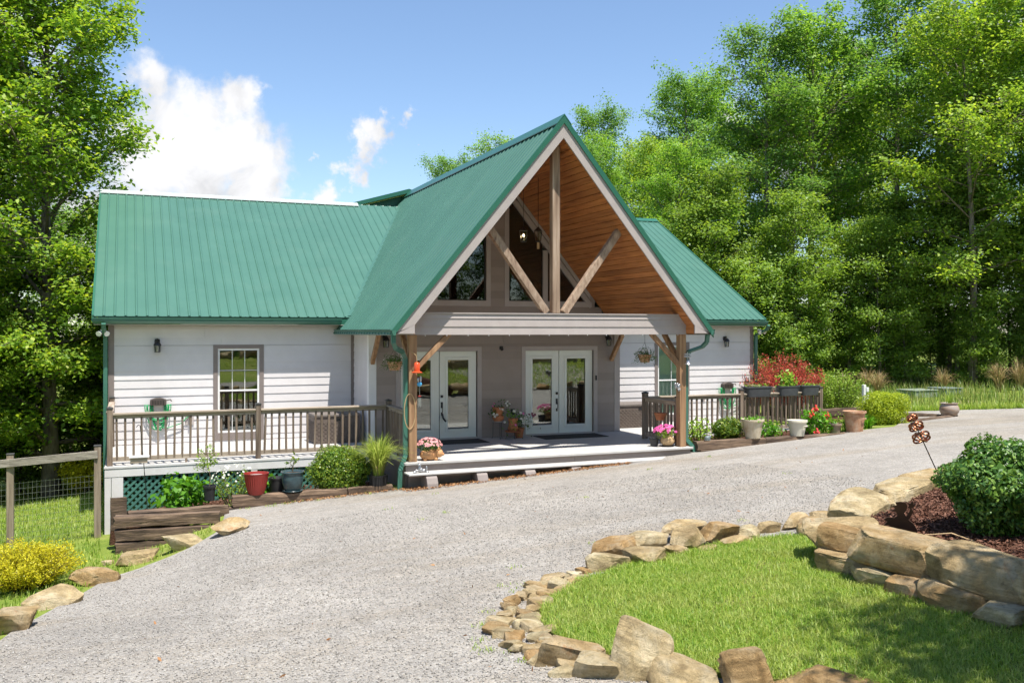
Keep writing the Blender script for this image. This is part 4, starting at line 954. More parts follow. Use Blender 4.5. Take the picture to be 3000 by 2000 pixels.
# ------------------------------------------------------------------ landscape timbers
def timber(label, p, q, w=.19, h=.18, seed=0, group=None):
    """a squared log with worn faces"""
    p, q = Vector(p), Vector(q); d = (q - p); L = d.length; d.normalize(); s = Vector((0, 0, 1)).cross(d).normalized(); u = d.cross(s)
    r = random.Random(seed); n = max(4, int(L / .22)); v, f = [], []
    sec = [(-.5, -.5), (-.2, -.5), (.2, -.5), (.5, -.5), (.5, -.15), (.5, .2), (.46, .46), (.2, .5), (-.2, .5), (-.46, .46), (-.5, .2), (-.5, -.15)]
    m = len(sec)
    for k in range(n + 1):
        c = p + d * (L * k / n)
        for a, b in sec:
            v.append(c + s * (a * w + r.uniform(-.012, .012)) + u * (b * h + r.uniform(-.012, .012)) + d * (r.uniform(-.02, .02) if k in (0, n) else 0))
    for k in range(n):
        for i in range(m): f.append((k * m + i, k * m + (i + 1) % m, (k + 1) * m + (i + 1) % m, (k + 1) * m + i)[::-1])
    f += [tuple(range(m)), tuple(n * m + i for i in range(m))[::-1]]
    o = MB().add(v, f).build('landscape_timber', M['timber'], None, origin=p, smooth=45)
    return tag(o, label, 'timber', group)
TG = 'landscape timbers edging the beds'
zt = -.42
timber('long weathered timber carrying the red and blue pots', (1.72, 17.32, -.54), (3.80, 17.30, -.53), .2, .2, 1, TG)
timber('short weathered timber under the black pot of fountain grass', (3.81, 17.30, -.53), (4.66, 17.28, -.52), .2, .2, 2, TG)
timber('half buried lower timber beneath the potted plants', (.2, 17.30, -.74), (3.4, 17.28, -.73), .2, .19, 3, TG)
timber('upper dark timber of the stepped retaining wall at the lower left', (-.22, 16.55, -.60), (1.42, 16.40, -.62), .2, .18, 4, TG)
timber('middle dark timber of the stepped retaining wall at the lower left', (-.2, 16.53, -.825), (1.34, 16.34, -.83), .21, .175, 5, TG)
timber('lowest dark timber of the stepped retaining wall at the lower left', (-.2, 16.50, -1.03), (1.2, 16.36, -1.03), .2, .19, 6, TG)
timber('short upright timber end at the lattice corner', (-.16, 16.9, -.8), (-.16, 16.89, -.27), .24, .2, 7, TG)
timber('flat grey timber behind the stepped retaining wall', (-.02, 16.85, -.60), (1.6, 16.95, -.62), .2, .18, 8, TG)
timber('upper timber against the porch step on the right', (11.50, 17.25, .005), (13.36, 17.27, .005), .2, .19, 9, TG)
timber('long timber carrying the cream and white handled pots', (13.37, 17.27, .005), (15.62, 17.29, .01), .2, .19, 10, TG)
timber('timber carrying the big rust stained clay pot', (15.63, 17.29, .012), (18.3, 17.75, .055), .2, .18, 11, TG)
timber('half buried lower timber right of the porch step', (11.55, 17.22, -.185), (14.6, 17.25, -.175), .2, .18, 12, TG)
timber('timber edging behind the clay pots at the yew', (16.7, 20.45, .26), (19.4, 20.3, .28), .2, .2, 13, TG)
timber('long timber running out to the round ceramic pot', (18.45, 18.25, .09), (21.1, 18.95, .13), .2, .18, 14, TG)
timber('timber sloping behind the round ceramic pot', (18.6, 20.0, .23), (20.85, 19.25, .13), .2, .16, 15, TG)

# ------------------------------------------------------------------ rocks
_ico = None
def rock_mesh(seed, sx, sy, sz, cuts=14, rough=.035, flat=.62, block=.55, cut=(.60, .96)):
    global _ico
    if _ico is None:
        bm = bmesh.new(); bmesh.ops.create_icosphere(bm, subdivisions=4, radius=1); _ico = (np.array([v.co[:] for v in bm.verts]), [[v.index for v in f.verts] for f in bm.faces]); bm.free()
    V = _ico[0].copy(); r = np.random.RandomState(seed)
    V = np.sign(V) * np.abs(V) ** block; V /= np.abs(V).max()                # blocky
    for k in range(cuts):
        n = r.normal(size=3); n[2] *= .5; n /= np.linalg.norm(n); dd = r.uniform(*cut)
        e = np.clip(V @ n - dd, 0, None); V -= n[None] * e[:, None] * .97
    e = np.clip(V[:, 2] - flat, 0, None); V[:, 2] -= e * .8
    ph = r.uniform(0, 6, 12)
    for k, fr in enumerate((2.3, 4.7, 9.5, 18)):
        a = rough / (1 + k * 1.0)
        V = V * (1 + a * (np.sin(V[:, [0]] * fr + ph[k]) * np.sin(V[:, [1]] * fr * 1.1 + ph[k + 4]) + np.sin(V[:, [2]] * fr * 1.3 + ph[k + 8] + V[:, [0]] * fr * .6)) * .5)
    V += r.normal(size=V.shape) * .006
    V = V * np.array([sx, sy, sz]) / 2
    me = np_tris('rock', V, np.array(_ico[1]), M['rock']); me.polygons.foreach_set('use_smooth', np.ones(len(me.polygons), bool)); me.set_sharp_from_angle(angle=R(24))
    return me
RK = [0]
def rock(label, x, y, z, s, rot=(0, 0, 0), group=None, name='rock', **k):
    RK[0] += 1
    o = link(name, rock_mesh(100 + RK[0] * 7, *s, **k), None, (x, y, z), None, tuple(R(a) for a in rot))
    return tag(o, label, 'rock', group)
GL = 'sandstone rocks edging the left side of the drive'
rock('tan rock leaning on the end of the stepped timber wall', 1.50, 15.0, -.54, (.66, .5, .24), (8, -14, 32), GL)
rock('flat topped tan rock in front of the stepped timber wall', .80, 15.35, -.77, (.70, .46, .30), (0, 2, 8), GL)
rock('low pointed tan rock left of the stepped timber wall', .12, 15.35, -.95, (.70, .5, .27), (4, -4, -8), GL)
rock('wide brown and grey rock right of the yellow shrub', -.44, 14.3, -.94, (.80, .55, .34), (0, 4, -10), GL)
rock('orange slanted rock below the yellow shrub', -.90, 12.85, -.84, (.72, .5, .30), (6, -12, 24), GL)
rock('tan block of rock at the left edge of the photo', -1.17, 11.35, -.62, (.60, .55, .42), (0, 6, 20), GL)
rock('second tan rock at the left edge beside the drive', -1.45, 10.2, -.52, (.55, .5, .38), (0, -6, 60), GL)
for k, (x, y) in enumerate(((-.3, 15.6), (.0, 15.8), (-.55, 15.3))): rock('small broken stone in the grass below the stepped timber wall', x, y, g(x, y) + .02, (.22 + .05 * k, .18, .12), (0, 8 * k, 40 * k), 'small stones below the timber wall')
# island border: big foreground rocks
GF = 'large sandstone rocks along the bottom edge of the lawn'
rock('rounded ochre rock at the left end of the foreground rocks', 3.20, 6.52, -.01, (.62, .42, .34), (0, 10, -38), GF, rough=.06)
rock('grey streaked rock wedged against the tall brown rock', 3.24, 6.14, .0, (.40, .32, .30), (6, 0, -50), GF)
rock('tall pointed brown rock in the foreground', 3.46, 5.98, .09, (.50, .34, .60), (-14, 16, -46), GF, cuts=12, flat=.9)
rock('pale whitish rock right of the tall brown rock', 3.70, 5.62, .02, (.66, .42, .38), (0, 8, -44), GF)
rock('upright cream rock with pitted face in the foreground', 3.99, 5.34, .08, (.38, .30, .48), (-10, -14, -40), GF, cuts=11, flat=.9)
rock('long flat cream rock at the bottom edge', 4.46, 4.98, .08, (.92, .46, .30), (0, 4, -42), GF)
rock('flat rock at the bottom right corner of the lawn', 5.20, 4.22, .12, (.9, .5, .28), (0, 0, -36), GF)
rock('small orange stone under the ochre rock', 3.02, 6.28, -.05, (.26, .2, .16), (0, 0, 10), GF)
# curved edging of small stones
GS = 'small stones of the curved lawn border'
br = random.Random(5)
path = [(3.12, 6.42), (3.0, 6.75), (2.96, 7.15), (3.02, 7.55), (3.2, 7.95), (3.48, 8.32), (3.8, 8.62), (4.15, 8.86), (4.5, 8.98)]
for k in range(len(path) - 1):
    for f in (0, .33, .67):
        bx, by = path[k][0] + (path[k + 1][0] - path[k][0]) * f, path[k][1] + (path[k + 1][1] - path[k][1]) * f
        for lane in (0, 1):
            off = lane * .24 + br.uniform(-.05, .05)
            cxl, cyl = 4.6, 7.2; dx, dy = cxl - bx, cyl - by; dl = math.hypot(dx, dy)
            x, y = bx + dx / dl * off + br.uniform(-.04, .04), by + dy / dl * off + br.uniform(-.04, .04)
            sc = br.uniform(.17, .33)
            rock('small flat tan stone in the curved border between gravel and lawn', x, y, g(x, y) + .035, (sc, sc * br.uniform(.6, .9), br.uniform(.10, .17)), (br.uniform(-12, 12), br.uniform(-12, 12), br.uniform(0, 180)), GS, name='border_stone', cuts=7)
# rock pile
GP = 'rock pile between gravel and lawn'
for (lab, x, y, dz, s, rt) in (
    ('brown slab at the front left of the rock pile', 4.86, 8.98, .10, (.50, .34, .26), (0, 8, -14)),
    ('blunt brown rock at the front of the rock pile', 5.32, 8.92, .10, (.58, .40, .26), (4, -6, -18)),
    ('pale flat slab at the back left of the rock pile', 5.20, 9.52, .13, (.80, .48, .22), (-4, -6, 10)),
    ('reddish slab at the back of the rock pile', 5.72, 9.62, .15, (.62, .45, .22), (-6, 2, 4)),
    ('square ochre rock in the middle of the rock pile', 6.02, 9.22, .17, (.52, .42, .32), (0, -10, 22)),
    ('small striped rock low in the rock pile', 5.78, 9.02, .08, (.40, .26, .17), (0, 6, -8)),
    ('cream slab at the top of the rock pile', 6.28, 9.72, .19, (.62, .4, .17), (0, 0, 6)),
    ('wedge shaped ochre rock at the right of the rock pile', 6.52, 9.30, .17, (.60, .36, .28), (0, 8, -4)),
    ('grey stone tucked in the rock pile', 6.1, 8.93, .04, (.36, .26, .14), (0, -6, 30)),
    ('flat grey stone right of the rock pile in the grass', 6.58, 9.04, .06, (.55, .26, .16), (0, -4, 8)),
    ('white crumbly rock right of the rock pile', 6.98, 9.36, .08, (.45, .34, .22), (0, 0, 40)),
    ('small dark edged stone right of the white rock', 7.38, 9.42, .07, (.36, .24, .18), (0, -4, 20)),
    ('flat orange slab in the grass before the mulch bed', 7.80, 9.42, .09, (.56, .36, .17), (0, -8, 20)),
    ('small ochre stone beside the mulch bed corner', 8.22, 9.50, .09, (.36, .28, .17), (0, 0, 60)),
    ('small flat tan stone at the left foot of the rock pile', 4.62, 9.02, .03, (.3, .22, .12), (0, 0, 10))):
    rock(lab, x, y, g(x, y) + dz, s, rt, GP)
# retaining wall of the mulch bed
GW = 'retaining wall rocks of the mulch bed'
for (lab, x, y, dz, s, rt) in (
    ('broad flat topped corner rock of the retaining wall', 6.98, 7.72, .20, (.78, .62, .34), (3, -4, -40)),
    ('white and grey striped rock in the upper course of the wall', 6.73, 7.36, .25, (.58, .36, .27), (0, 5, -56)),
    ('longest dark faced slab in the upper course of the wall', 6.66, 6.55, .28, (.98, .50, .34), (0, 4, -70)),
    ('rough ochre block at the right end of the upper course', 6.66, 5.66, .27, (.92, .52, .36), (0, 3, -82)),
    ('mossy rock at the near end of the upper course', 6.55, 4.75, .28, (.85, .5, .34), (0, 0, -72)),
    ('shaded mossy rock under the striped rock', 6.64, 7.22, .06, (.62, .38, .26), (0, 0, -58)),
    ('diagonal white veined rock under the longest slab', 6.56, 6.72, .06, (.54, .36, .25), (0, 10, -70)),
    ('low mossy rock in the lower course of the wall', 6.54, 6.28, .04, (.42, .34, .22), (0, 0, -80)),
    ('wide green tinged rock in the lower course of the wall', 6.50, 5.82, .06, (.68, .38, .27), (0, 4, -80)),
    ('pale rounded stone at the foot of the wall by the right edge', 6.46, 5.28, .04, (.42, .34, .2), (0, 0, -80)),
    ('long smooth ochre rock on the gravel side of the bed', 8.16, 8.76, .19, (1.12, .60, .38), (4, -3, 22)),
    ('flat brown slab on the gravel side beside the large shrub', 9.16, 9.12, .21, (1.00, .52, .32), (-2, -5, 16)),
    ('cream slab partly behind the large shrub', 10.06, 9.45, .22, (.95, .5, .30), (0, -4, 12)),
    ('pale rock behind the large shrub', 11.1, 9.7, .24, (1.0, .5, .32), (0, 0, 8)),
    ('small ochre stones at the gravel corner of the bed', 7.62, 8.86, .07, (.42, .32, .20), (0, 0, 40))):
    rock(lab, x - (.06 if dz < .1 else 0), y, g(x, y) + dz + (.07 if dz < .1 else .085), (s[0], s[1] * 1.05, s[2] * .98), rt, GW, rough=.03, block=.36, cuts=12, flat=.85, cut=(.80, 1.2))
# rocks on the bank that the doors mirror
for k in range(16):
    x, y = -3 + k * 1.25 + br.uniform(-.3, .3), -4.6 + br.uniform(-.3, .3); rock('tan rock in the terrace wall on the bank facing the house', x, y, g(x, y) + .12, (1.1, .6, br.uniform(.4, .65)), (0, 0, br.uniform(-20, 20)), 'terrace rocks mirrored in the glass')

for k in range(14):
    x = 11.2 + k * .95; y = 9.75 + .05 * k + br.uniform(-.15, .15); rock('tan border rock along the lawn right of the mulch bed', x, y, g(x, y) + .1, (br.uniform(.6, 1.0), .5, br.uniform(.28, .45)), (0, 0, br.uniform(-25, 25)), 'border rocks of the right lawn')
for k in range(16):
    x = 9.5 + k * 1.1; y = 1.2 + br.uniform(-.2, .2); rock('tan rock of the terrace right of the viewer', x, y, g(x, y) + .25, (1.2, .7, br.uniform(.6, .9)), (0, 0, br.uniform(-20, 20)), 'terrace rocks right of the viewer')
# ------------------------------------------------------------------ plants
def shrub_pts(c, rx, ry, rz, n, rng, shell=.35, lump=.12, flatten=0.0, box=2.0):
    d = norm(rng.normal(size=(n, 3)))
    e = 1 / (np.sum(np.abs(d) ** box, 1) ** (1 / box))                        # superellipsoid
    r = (1 - shell * rng.uniform(0, 1, n) ** 1.6) * e
    ph = rng.uniform(0, 6, 6); l = 1 + lump * (np.sin(d[:, 0] * 5 + ph[0]) * np.sin(d[:, 1] * 5.5 + ph[1]) + np.sin(d[:, 2] * 6 + ph[2] + d[:, 0] * 3)) + lump * .8 * np.sin(d[:, 0] * 13 + ph[3]) * np.sin(d[:, 2] * 12 + ph[4]) * np.sin(d[:, 1] * 12 + ph[5])
    P = d * (r * l)[:, None] * np.array([rx, ry, rz]); return P + np.array(c), d
def shrub(name, label, base, rx, ry, h, n, leaf, mat, seed, group=None, shell=.35, lump=.12, box=2.0, out=.8, aspect=.55, cat='shrub', stems=True, core=True):
    rng = np.random.RandomState(seed); x, y, z = base
    t = thing(name, label, cat, base, group)
    P, d = shrub_pts((x, y, z + h * .5), rx, ry, h * .52, n, rng, shell, lump, box=box)
    P[:, 2] = np.maximum(P[:, 2], z + .02)
    Nn = d * out + rng.normal(size=(n, 3)) * .55 + np.array([0, 0, .35])
    if n > 3000:                                                         # the shaded inner twigs and leaves
        k2 = n // 3; d2 = norm(rng.normal(size=(k2, 3))); P2 = d2 * (rng.uniform(.35, .8, k2) ** .7)[:, None] * np.array([rx, ry, h * .5]) + np.array([x, y, z + h * .5]); P2[:, 2] = np.maximum(P2[:, 2], z + .03)
        link('inner_foliage', np_mesh('inner_foliage', leaf_quads(P2 - np.array(base), rng.normal(size=P2.shape), leaf * 2.6, rng, .7), 4, mat), t)
    link('foliage', np_mesh('foliage', leaf_quads(P - np.array(base), Nn, leaf, rng, aspect), 4, mat), t)
    if stems:
        m = MB()
        for k in range(9):
            a = k * 2.4; m.tube([(x + .03 * math.cos(a), y + .03 * math.sin(a), z - .02), (x + rx * .35 * math.cos(a), y + ry * .35 * math.sin(a), z + h * .4), (x + rx * .6 * math.cos(a + .3), y + ry * .6 * math.sin(a + .3), z + h * .75)], [.016, .011, .004], 5)
        m.build('stem', M['stem'], t)
    return t
def twiggy(name, label, base, r, h, nst, per, leaf, mat, seed, spread=1.0, droop=0, group=None, cat='shrub', aspect=.5, stem_mat='stem', rs=.006):
    """many upright stems, leaves along them"""
    rng = np.random.RandomState(seed); t = thing(name, label, cat, base, group); x, y, z = base; m = MB(); P = []
    for k in range(nst):
        a = rng.uniform(0, 6.28); rr = r * math.sqrt(rng.uniform(0, 1)); hh = h * rng.uniform(.65, 1.08) * (1 - .35 * (rr / r) ** 2)
        p0 = np.array([x + rr * .35 * math.cos(a), y + rr * .35 * math.sin(a), z - .01]); p2 = np.array([x + rr * spread * math.cos(a), y + rr * spread * math.sin(a), z + hh]); p1 = (p0 + p2) / 2 + np.array([0, 0, .12 * hh])
        m.tube([p0, p1, p2], [rs, rs * .8, rs * .3], 4)
        f = rng.uniform(.25, 1.03, per)[:, None]; q = (1 - f) ** 2 * p0 + 2 * f * (1 - f) * p1 + f * f * p2
        P.append(q + rng.normal(size=(per, 3)) * leaf * .7 - np.array([0, 0, droop]) * f * 0)
    P = np.concatenate(P); P[:, 2] = np.maximum(P[:, 2], z + .01)
    Nn = rng.normal(size=P.shape) * .7 + np.array([0, 0, .7])
    link('foliage', np_mesh('foliage', leaf_quads(P - np.array(base), Nn, leaf, rng, aspect, .2), 4, mat), t)
    m.build('stem', M[stem_mat], t); return t
def flowers(parent, name, pts, r, mat, rng, petals=5):
    V = []; b = np.array(wloc(parent))
    for p, n in pts:
        n = np.array(n, float) + rng.normal(size=3) * .25; n /= np.linalg.norm(n); u = np.cross(n, (0, 0, 1.)); u = u / (np.linalg.norm(u) + 1e-6); w = np.cross(n, u); rr = r * rng.uniform(.75, 1.2)
        for k in range(petals):
            a = 2 * math.pi * k / petals + rng.uniform(0, .3); d1 = u * math.cos(a) + w * math.sin(a); d2 = u * math.cos(a + .55) + w * math.sin(a + .55); d0 = u * math.cos(a - .55) + w * math.sin(a - .55)
            c = np.array(p) - b; V += [c, c + d0 * rr * .75 + n * rr * .25, c + d1 * rr + n * rr * .15, c + d2 * rr * .75 + n * rr * .25]
    return link(name, np_mesh(name, np.array(V), 4, mat), parent)
def pot_lathe(o, c, prof, mat, n=26, name='pot', soil_z=None, smooth=40):
    p = MB().lathe(c, prof, n).build(name, mat, o, smooth=smooth)
    if soil_z is not None:
        rr = soil_z[0]; MB().lathe((c[0], c[1], c[2] + soil_z[1]), [(rr, -.02), (rr * .98, 0), (rr * .4, .012), (.001, .014)], 18).build('soil', M['soil'], p)
    return p
def rim_pot(r0, r1, h, rim=.02, rimh=.05, wall=.018):                               # tapered pot with rolled rim, open top
    return [(.001, 0), (r0, 0), (r0 + (r1 - r0) * .75, h * .75 - rimh * .3), (r1, h - rimh), (r1 + rim, h - rimh + .004), (r1 + rim, h), (r1 + rim - wall, h), (r1 - wall, h - rimh), (r1 - wall * 2, h * .82), (.001, h * .80)]
rs = np.random.RandomState
def tops(c, rx, ry, rz, n, rng):
    d = norm(rng.normal(size=(n, 3))); d[:, 2] = np.abs(d[:, 2]) * .9 + .1; P = d * np.array([rx, ry, rz]) + np.array(c); return [(p, q + np.array([0, -.25, .3])) for p, q in zip(P, d)]

# left bed
shrub('hydrangea_bush', 'broad bright green leafy bush in front of the green lattice', (.93, 17.85, -.82), .50, .40, .74, 620, .135, M['bright_leaf'], 21, shell=.6, out=.35, lump=.16)
t = thing('potted_sapling', 'slender sapling in a black nursery pot on the timber', 'potted plant', (1.33, 17.34, -.5))
pot_lathe(t, (1.33, 17.34, -.5), rim_pot(.085, .105, .27, .012, .04), M['black_pot'], soil_z=(.09, .23))
m = MB().tube([(1.33, 17.34, -.28), (1.34, 17.33, -.05), (1.30, 17.34, .15), (1.29, 17.34, .42)], [.011, .009, .007, .003], 5)
rg = rs(22); P = []
for k in range(26):
    zz = rg.uniform(-.02, .42); a = rg.uniform(0, 6.28); L = rg.uniform(.12, .26); p = np.array([1.30, 17.34, zz]); q = p + np.array([math.cos(a) * L, math.sin(a) * L, L * .55]); m.tube([p, q], [.004, .002], 4); f = rg.uniform(.3, 1.05, 16)[:, None]; P.append(p + (q - p) * f + rg.normal(size=(16, 3)) * .022)
P = np.concatenate(P); link('foliage', np_mesh('foliage', leaf_quads(P - np.array(t.location), rg.normal(size=P.shape) + np.array([0, 0, .6]), .042, rg, .45), 4, M['lime_leaf']), t); m.build('stem', M['stem'], t)
w = twiggy('flowering_bush', 'airy pale flowered bush between the black pot and the red pot', (1.80, 17.72, -.66), .46, .66, 46, 22, .04, M['lime_leaf'], 23, 1.0)
flowers(w, 'blossom', tops((1.80, 17.70, -.35), .44, .38, .42, 95, rs(24)), .022, M['white_petal'], rs(25))
t = thing('red_planter', 'red ribbed planter pot on the timber', 'planter', (2.14, 17.33, -.44))
pr = []
m = MB(); nn = 60; prof = [(.001, 0), (.135, 0), (.17, .12), (.20, .26), (.218, .37), (.222, .385), (.205, .385), (.19, .33), (.001, .32)]
vv = []
for i_, (r_, z_) in enumerate(prof):
    for j_ in range(nn):
        a = 2 * math.pi * j_ / nn; q = r_ * (1 + (.018 * (1 if j_ % 2 else -1) if 1 <= i_ <= 4 else 0)); vv.append((2.14 + q * math.cos(a), 17.33 + q * math.sin(a), -.44 + z_))
m.add(vv, [(i_ * nn + j_, i_ * nn + (j_ + 1) % nn, (i_ + 1) * nn + (j_ + 1) % nn, (i_ + 1) * nn + j_) for i_ in range(len(prof) - 1) for j_ in range(nn)]); m.build('pot', M['red_pot'], t, smooth=30)
MB().lathe((2.14, 17.33, -.44), [(.001, .322), (.188, .325), (.15, .345), (.001, .35)], 18).build('soil', M['concrete'], t)
shrub('leafy_plant', 'bright green broad leaved plant between the red pot and the blue pot', (2.48, 17.75, -.66), .24, .22, .46, 120, .13, M['bright_leaf'], 26, shell=.7, out=.3, cat='plant')
t = thing('ceramic_planter', 'dark blue green glazed pot with saucer and small croton on the timber', 'planter', (2.79, 17.33, -.435))
pot_lathe(t, (2.79, 17.33, -.42), [(.001, 0), (.135, 0), (.15, .02), (.185, .14), (.20, .24), (.185, .31), (.19, .325), (.215, .345), (.212, .36), (.19, .36), (.175, .32), (.001, .31)], M['blue_pot'], 30, soil_z=(.175, .325))
MB().lathe((2.79, 17.33, -.435), [(.001, 0), (.15, 0), (.19, .025), (.185, .032), (.14, .012), (.001, .012)], 26).build('saucer', M['blue_pot'], t, smooth=40)
m = MB().tube([(2.79, 17.33, -.1), (2.80, 17.33, .05), (2.83, 17.33, .17)], [.01, .009, .006], 5).tube([(2.80, 17.33, 0), (2.74, 17.32, .10)], [.007, .004], 5).build('stem', M['stem'], t)
rg = rs(27); P = np.concatenate([rg.normal(size=(16, 3)) * np.array([.05, .04, .05]) + np.array([2.83, 17.33, .13]), rg.normal(size=(9, 3)) * np.array([.05, .03, .05]) + np.array([2.72, 17.32, .10])])
link('foliage', np_mesh('foliage', leaf_quads(P - np.array(t.location), rg.normal(size=P.shape) + np.array([0, -.4, .3]), .10, rg, .4), 4, M['round_leaf']), t)
t = thing('nursery_pot', 'black nursery pot standing behind the blue glazed pot', 'pot', (2.56, 17.62, -.62)); pot_lathe(t, (2.56, 17.62, -.62), rim_pot(.13, .155, .42, .01, .03), M['black_pot'], soil_z=(.13, .36))
shrub('round_shrub', 'round clipped green shrub in front of the deck railing', (3.76, 17.75, -.66), .60, .52, .98, 12000, .036, M['round_leaf'], 28, shell=.28, lump=.07, out=.9)
def grass_clump(t, c, n, h, spread, mat, rng, w=.010, name='blade'):
    V = []; b = np.array(t.location)
    for k in range(n):
        a = rng.uniform(0, 6.28); r0 = rng.uniform(0, .10); s = spread * rng.uniform(.15, 1.0); hh = h * rng.uniform(.6, 1.1); d = np.array([math.cos(a), math.sin(a), 0]); sd = np.array([-math.sin(a), math.cos(a), 0])
        p0 = np.array(c) + d * r0; pts = []
        for f in (0, .25, .5, .75, 1.0): pts.append(p0 + d * s * f ** 1.9 + np.array([0, 0, hh * (f * 1.25 - .55 * f ** 3 * (.3 + s / spread))]))
        ww = [w, w, w * .85, w * .6, w * .12]
        for i_ in range(4): V += [pts[i_] - sd * ww[i_] - b, pts[i_] + sd * ww[i_] - b, pts[i_ + 1] + sd * ww[i_ + 1] - b, pts[i_ + 1] - sd * ww[i_ + 1] - b]
    me = np_mesh(name, np.array(V), 4, mat)
    bm = bmesh.new(); bm.from_mesh(me); bmesh.ops.remove_doubles(bm, verts=bm.verts, dist=1e-5); bm.to_mesh(me); bm.free()
    return link(name, me, t)
t = thing('potted_fountain_grass', 'arching fountain grass in a ribbed black pot by the downspout', 'potted grass', (4.42, 17.38, -.56))
m = MB(); nn = 44; vv = []
for i_, (r_, z_) in enumerate([(.001, 0), (.155, 0), (.175, .30), (.185, .305), (.187, .33), (.165, .33), (.001, .30)]):
    for j_ in range(nn):
        a = 2 * math.pi * j_ / nn; q = r_ * (1 + (.035 * (1 if (j_ // 2) % 2 else -1) if i_ in (1, 2) else 0)); vv.append((4.42 + q * math.cos(a), 17.38 + q * math.sin(a), -.56 + z_))
m.add(vv, [(i_ * nn + j_, i_ * nn + (j_ + 1) % nn, (i_ + 1) * nn + (j_ + 1) % nn, (i_ + 1) * nn + j_) for i_ in range(6) for j_ in range(nn)]).build('pot', M['black_pot'], t)
grass_clump(t, (4.42, 17.38, -.26), 480, .84, .74, M['orn_grass'], rs(29), .0078, 'grass_blades'); grass_clump(t, (4.42, 17.38, -.24), 70, .30, .30, M['dry_grass'], rs(30), .006, 'dry_blades')
t = thing('tray_bird_feeder', 'wooden box bird feeder on a thin black pole before the left railing', 'bird feeder', (.30, 17.55, -.75))
MB().tube([(.31, 17.58, -.75), (.24, 17.56, .2), (.19, 17.56, .78), (.18, 17.55, .86), (.15, 17.50, .88), (.12, 17.48, .84)], .007, 6).build('pole', M['black_metal'], t)
m = MB().box(.02, .30, 17.42, 17.56, .215, .225); m.box(.02, .30, 17.415, 17.43, .225, .31); m.box(.02, .30, 17.55, 17.565, .225, .31); m.box(.02, .035, 17.43, 17.55, .225, .31); m.box(.285, .30, 17.43, 17.55, .225, .31); m.build('tray', M['rail_x'], t)
MB().bar((0, 17.49, .325), (.33, 17.49, .325), .20, .02, (0, 0, 1)).build('lid', M['deck_rim'], t)
# yellow shrubs
twiggy('gold_thread_cypress', 'bright yellow feathery shrub at the left edge of the drive', (-1.36, 14.6, -1.08), .54, .64, 280, 80, .04, M['yellow_leaf'], 31, 1.45, aspect=.35)
twiggy('gold_thread_cypress', 'small yellow shrub behind the wire fence near the house corner', (-.95, 28.6, g(-.95, 28.6)), .75, 1.1, 120, 40, .10, M['yellow_leaf'], 32, 1.2, aspect=.4)

# right bed
shrub('leafy_shrub', 'light green leafy shrub beside the right downspout', (11.95, 17.85, -.02), .34, .3, .56, 420, .075, M['lime_leaf'], 41, shell=.6, out=.4)
shrub('boxwood', 'small dark boxwood between the downspout and the cream pot', (12.72, 17.78, -.02), .40, .36, .54, 4200, .034, M['round_leaf'], 42, shell=.4, lump=.1)
def handled_pot(label, x, y, z, r0, r1, h, mat, seed, handles=True, name='flower_pot'):
    t = thing(name, label, 'pot', (x, y, z)); p = pot_lathe(t, (x, y, z), rim_pot(r0, r1, h, .022, .045, .02), mat, 30, soil_z=(r1 - .03, h * .86))
    if handles:
        for s in (-1, 1):
            a = R(-70) + (0 if s > 0 else math.pi); d = Vector((math.cos(a), math.sin(a), 0)); tt = Vector((-d.y, d.x, 0)); c = Vector((x, y, z + h * .66)) + d * (r0 + (r1 - r0) * .62)
            m = MB().tube([c - tt * .07 - Vector((0, 0, .035)), c - tt * .06 + d * .035, c + tt * .06 + d * .035, c + tt * .07 - Vector((0, 0, .035))], .013, 6); m.build('handle', mat, p, smooth=40)
    return t
t = handled_pot('cream clay pot with rust stains and green seedlings on the timber', 13.06, 17.28, .10, .165, .235, .43, M['cream_pot'], 1, False)
rg = rs(43); P = rg.normal(size=(130, 3)) * np.array([.10, .10, .025]) + np.array([13.06, 17.28, .535]); link('seedlings', np_mesh('seedlings', leaf_quads(P - np.array(t.location), rg.normal(size=P.shape) + np.array([0, 0, 1]), .055, rg, .6), 4, M['bright_leaf']), t)
shrub('leafy_plant', 'low bright green plant between the cream pot and the white pot', (13.88, 17.72, -.02), .34, .28, .42, 260, .12, M['bright_leaf'], 44, shell=.7, out=.3, aspect=.35, cat='plant')
handled_pot('whitish pot with side handles on the timber', 14.32, 17.29, .10, .155, .21, .36, M['white_pot'], 2)
t = shrub('hydrangea_bush', 'leafy hydrangea with red blossoms behind the whitish pot', (15.35, 17.85, .0), .44, .36, .66, 640, .095, M['bright_leaf'], 45, shell=.6, out=.4)
flowers(t, 'blossom', [(np.array(p) + rs(int(k)).normal(size=3) * .035, n) for c, cnt in (((15.12, 17.62, .66), 26), ((15.42, 17.56, .50), 16), ((15.05, 17.5, .12), 24), ((14.98, 17.6, .55), 12)) for k in range(cnt) for p, n in [(c, (0, -.6, .6))]], .03, M['red_petal'], rs(46))
handled_pot('small banded clay pot tucked beside the hydrangea', 15.74, 17.62, .04, .10, .135, .26, M['ceramic'], 3, False)
twiggy('leafy_plant', 'yellow green leafy plant growing over the small banded pot', (15.85, 17.75, .02), .26, .5, 22, 16, .06, M['lime_leaf'], 47, 1.1, cat='plant')
t = thing('daylily', 'strappy daylily clump left of the large clay pot', 'plant', (16.25, 17.75, .03)); grass_clump(t, (16.25, 17.75, .03), 90, .50, .42, M['lime_leaf'], rs(48), .013, 'leaf_blades')
t = thing('daylily', 'strappy daylily clump right of the large clay pot', 'plant', (16.95, 17.85, .04)); grass_clump(t, (16.95, 17.85, .04), 80, .48, .40, M['bright_leaf'], rs(49), .012, 'leaf_blades')
handled_pot('large rust stained clay pot with side handles', 16.10, 17.38, .105, .19, .25, .50, M['terracotta_aged'], 4)
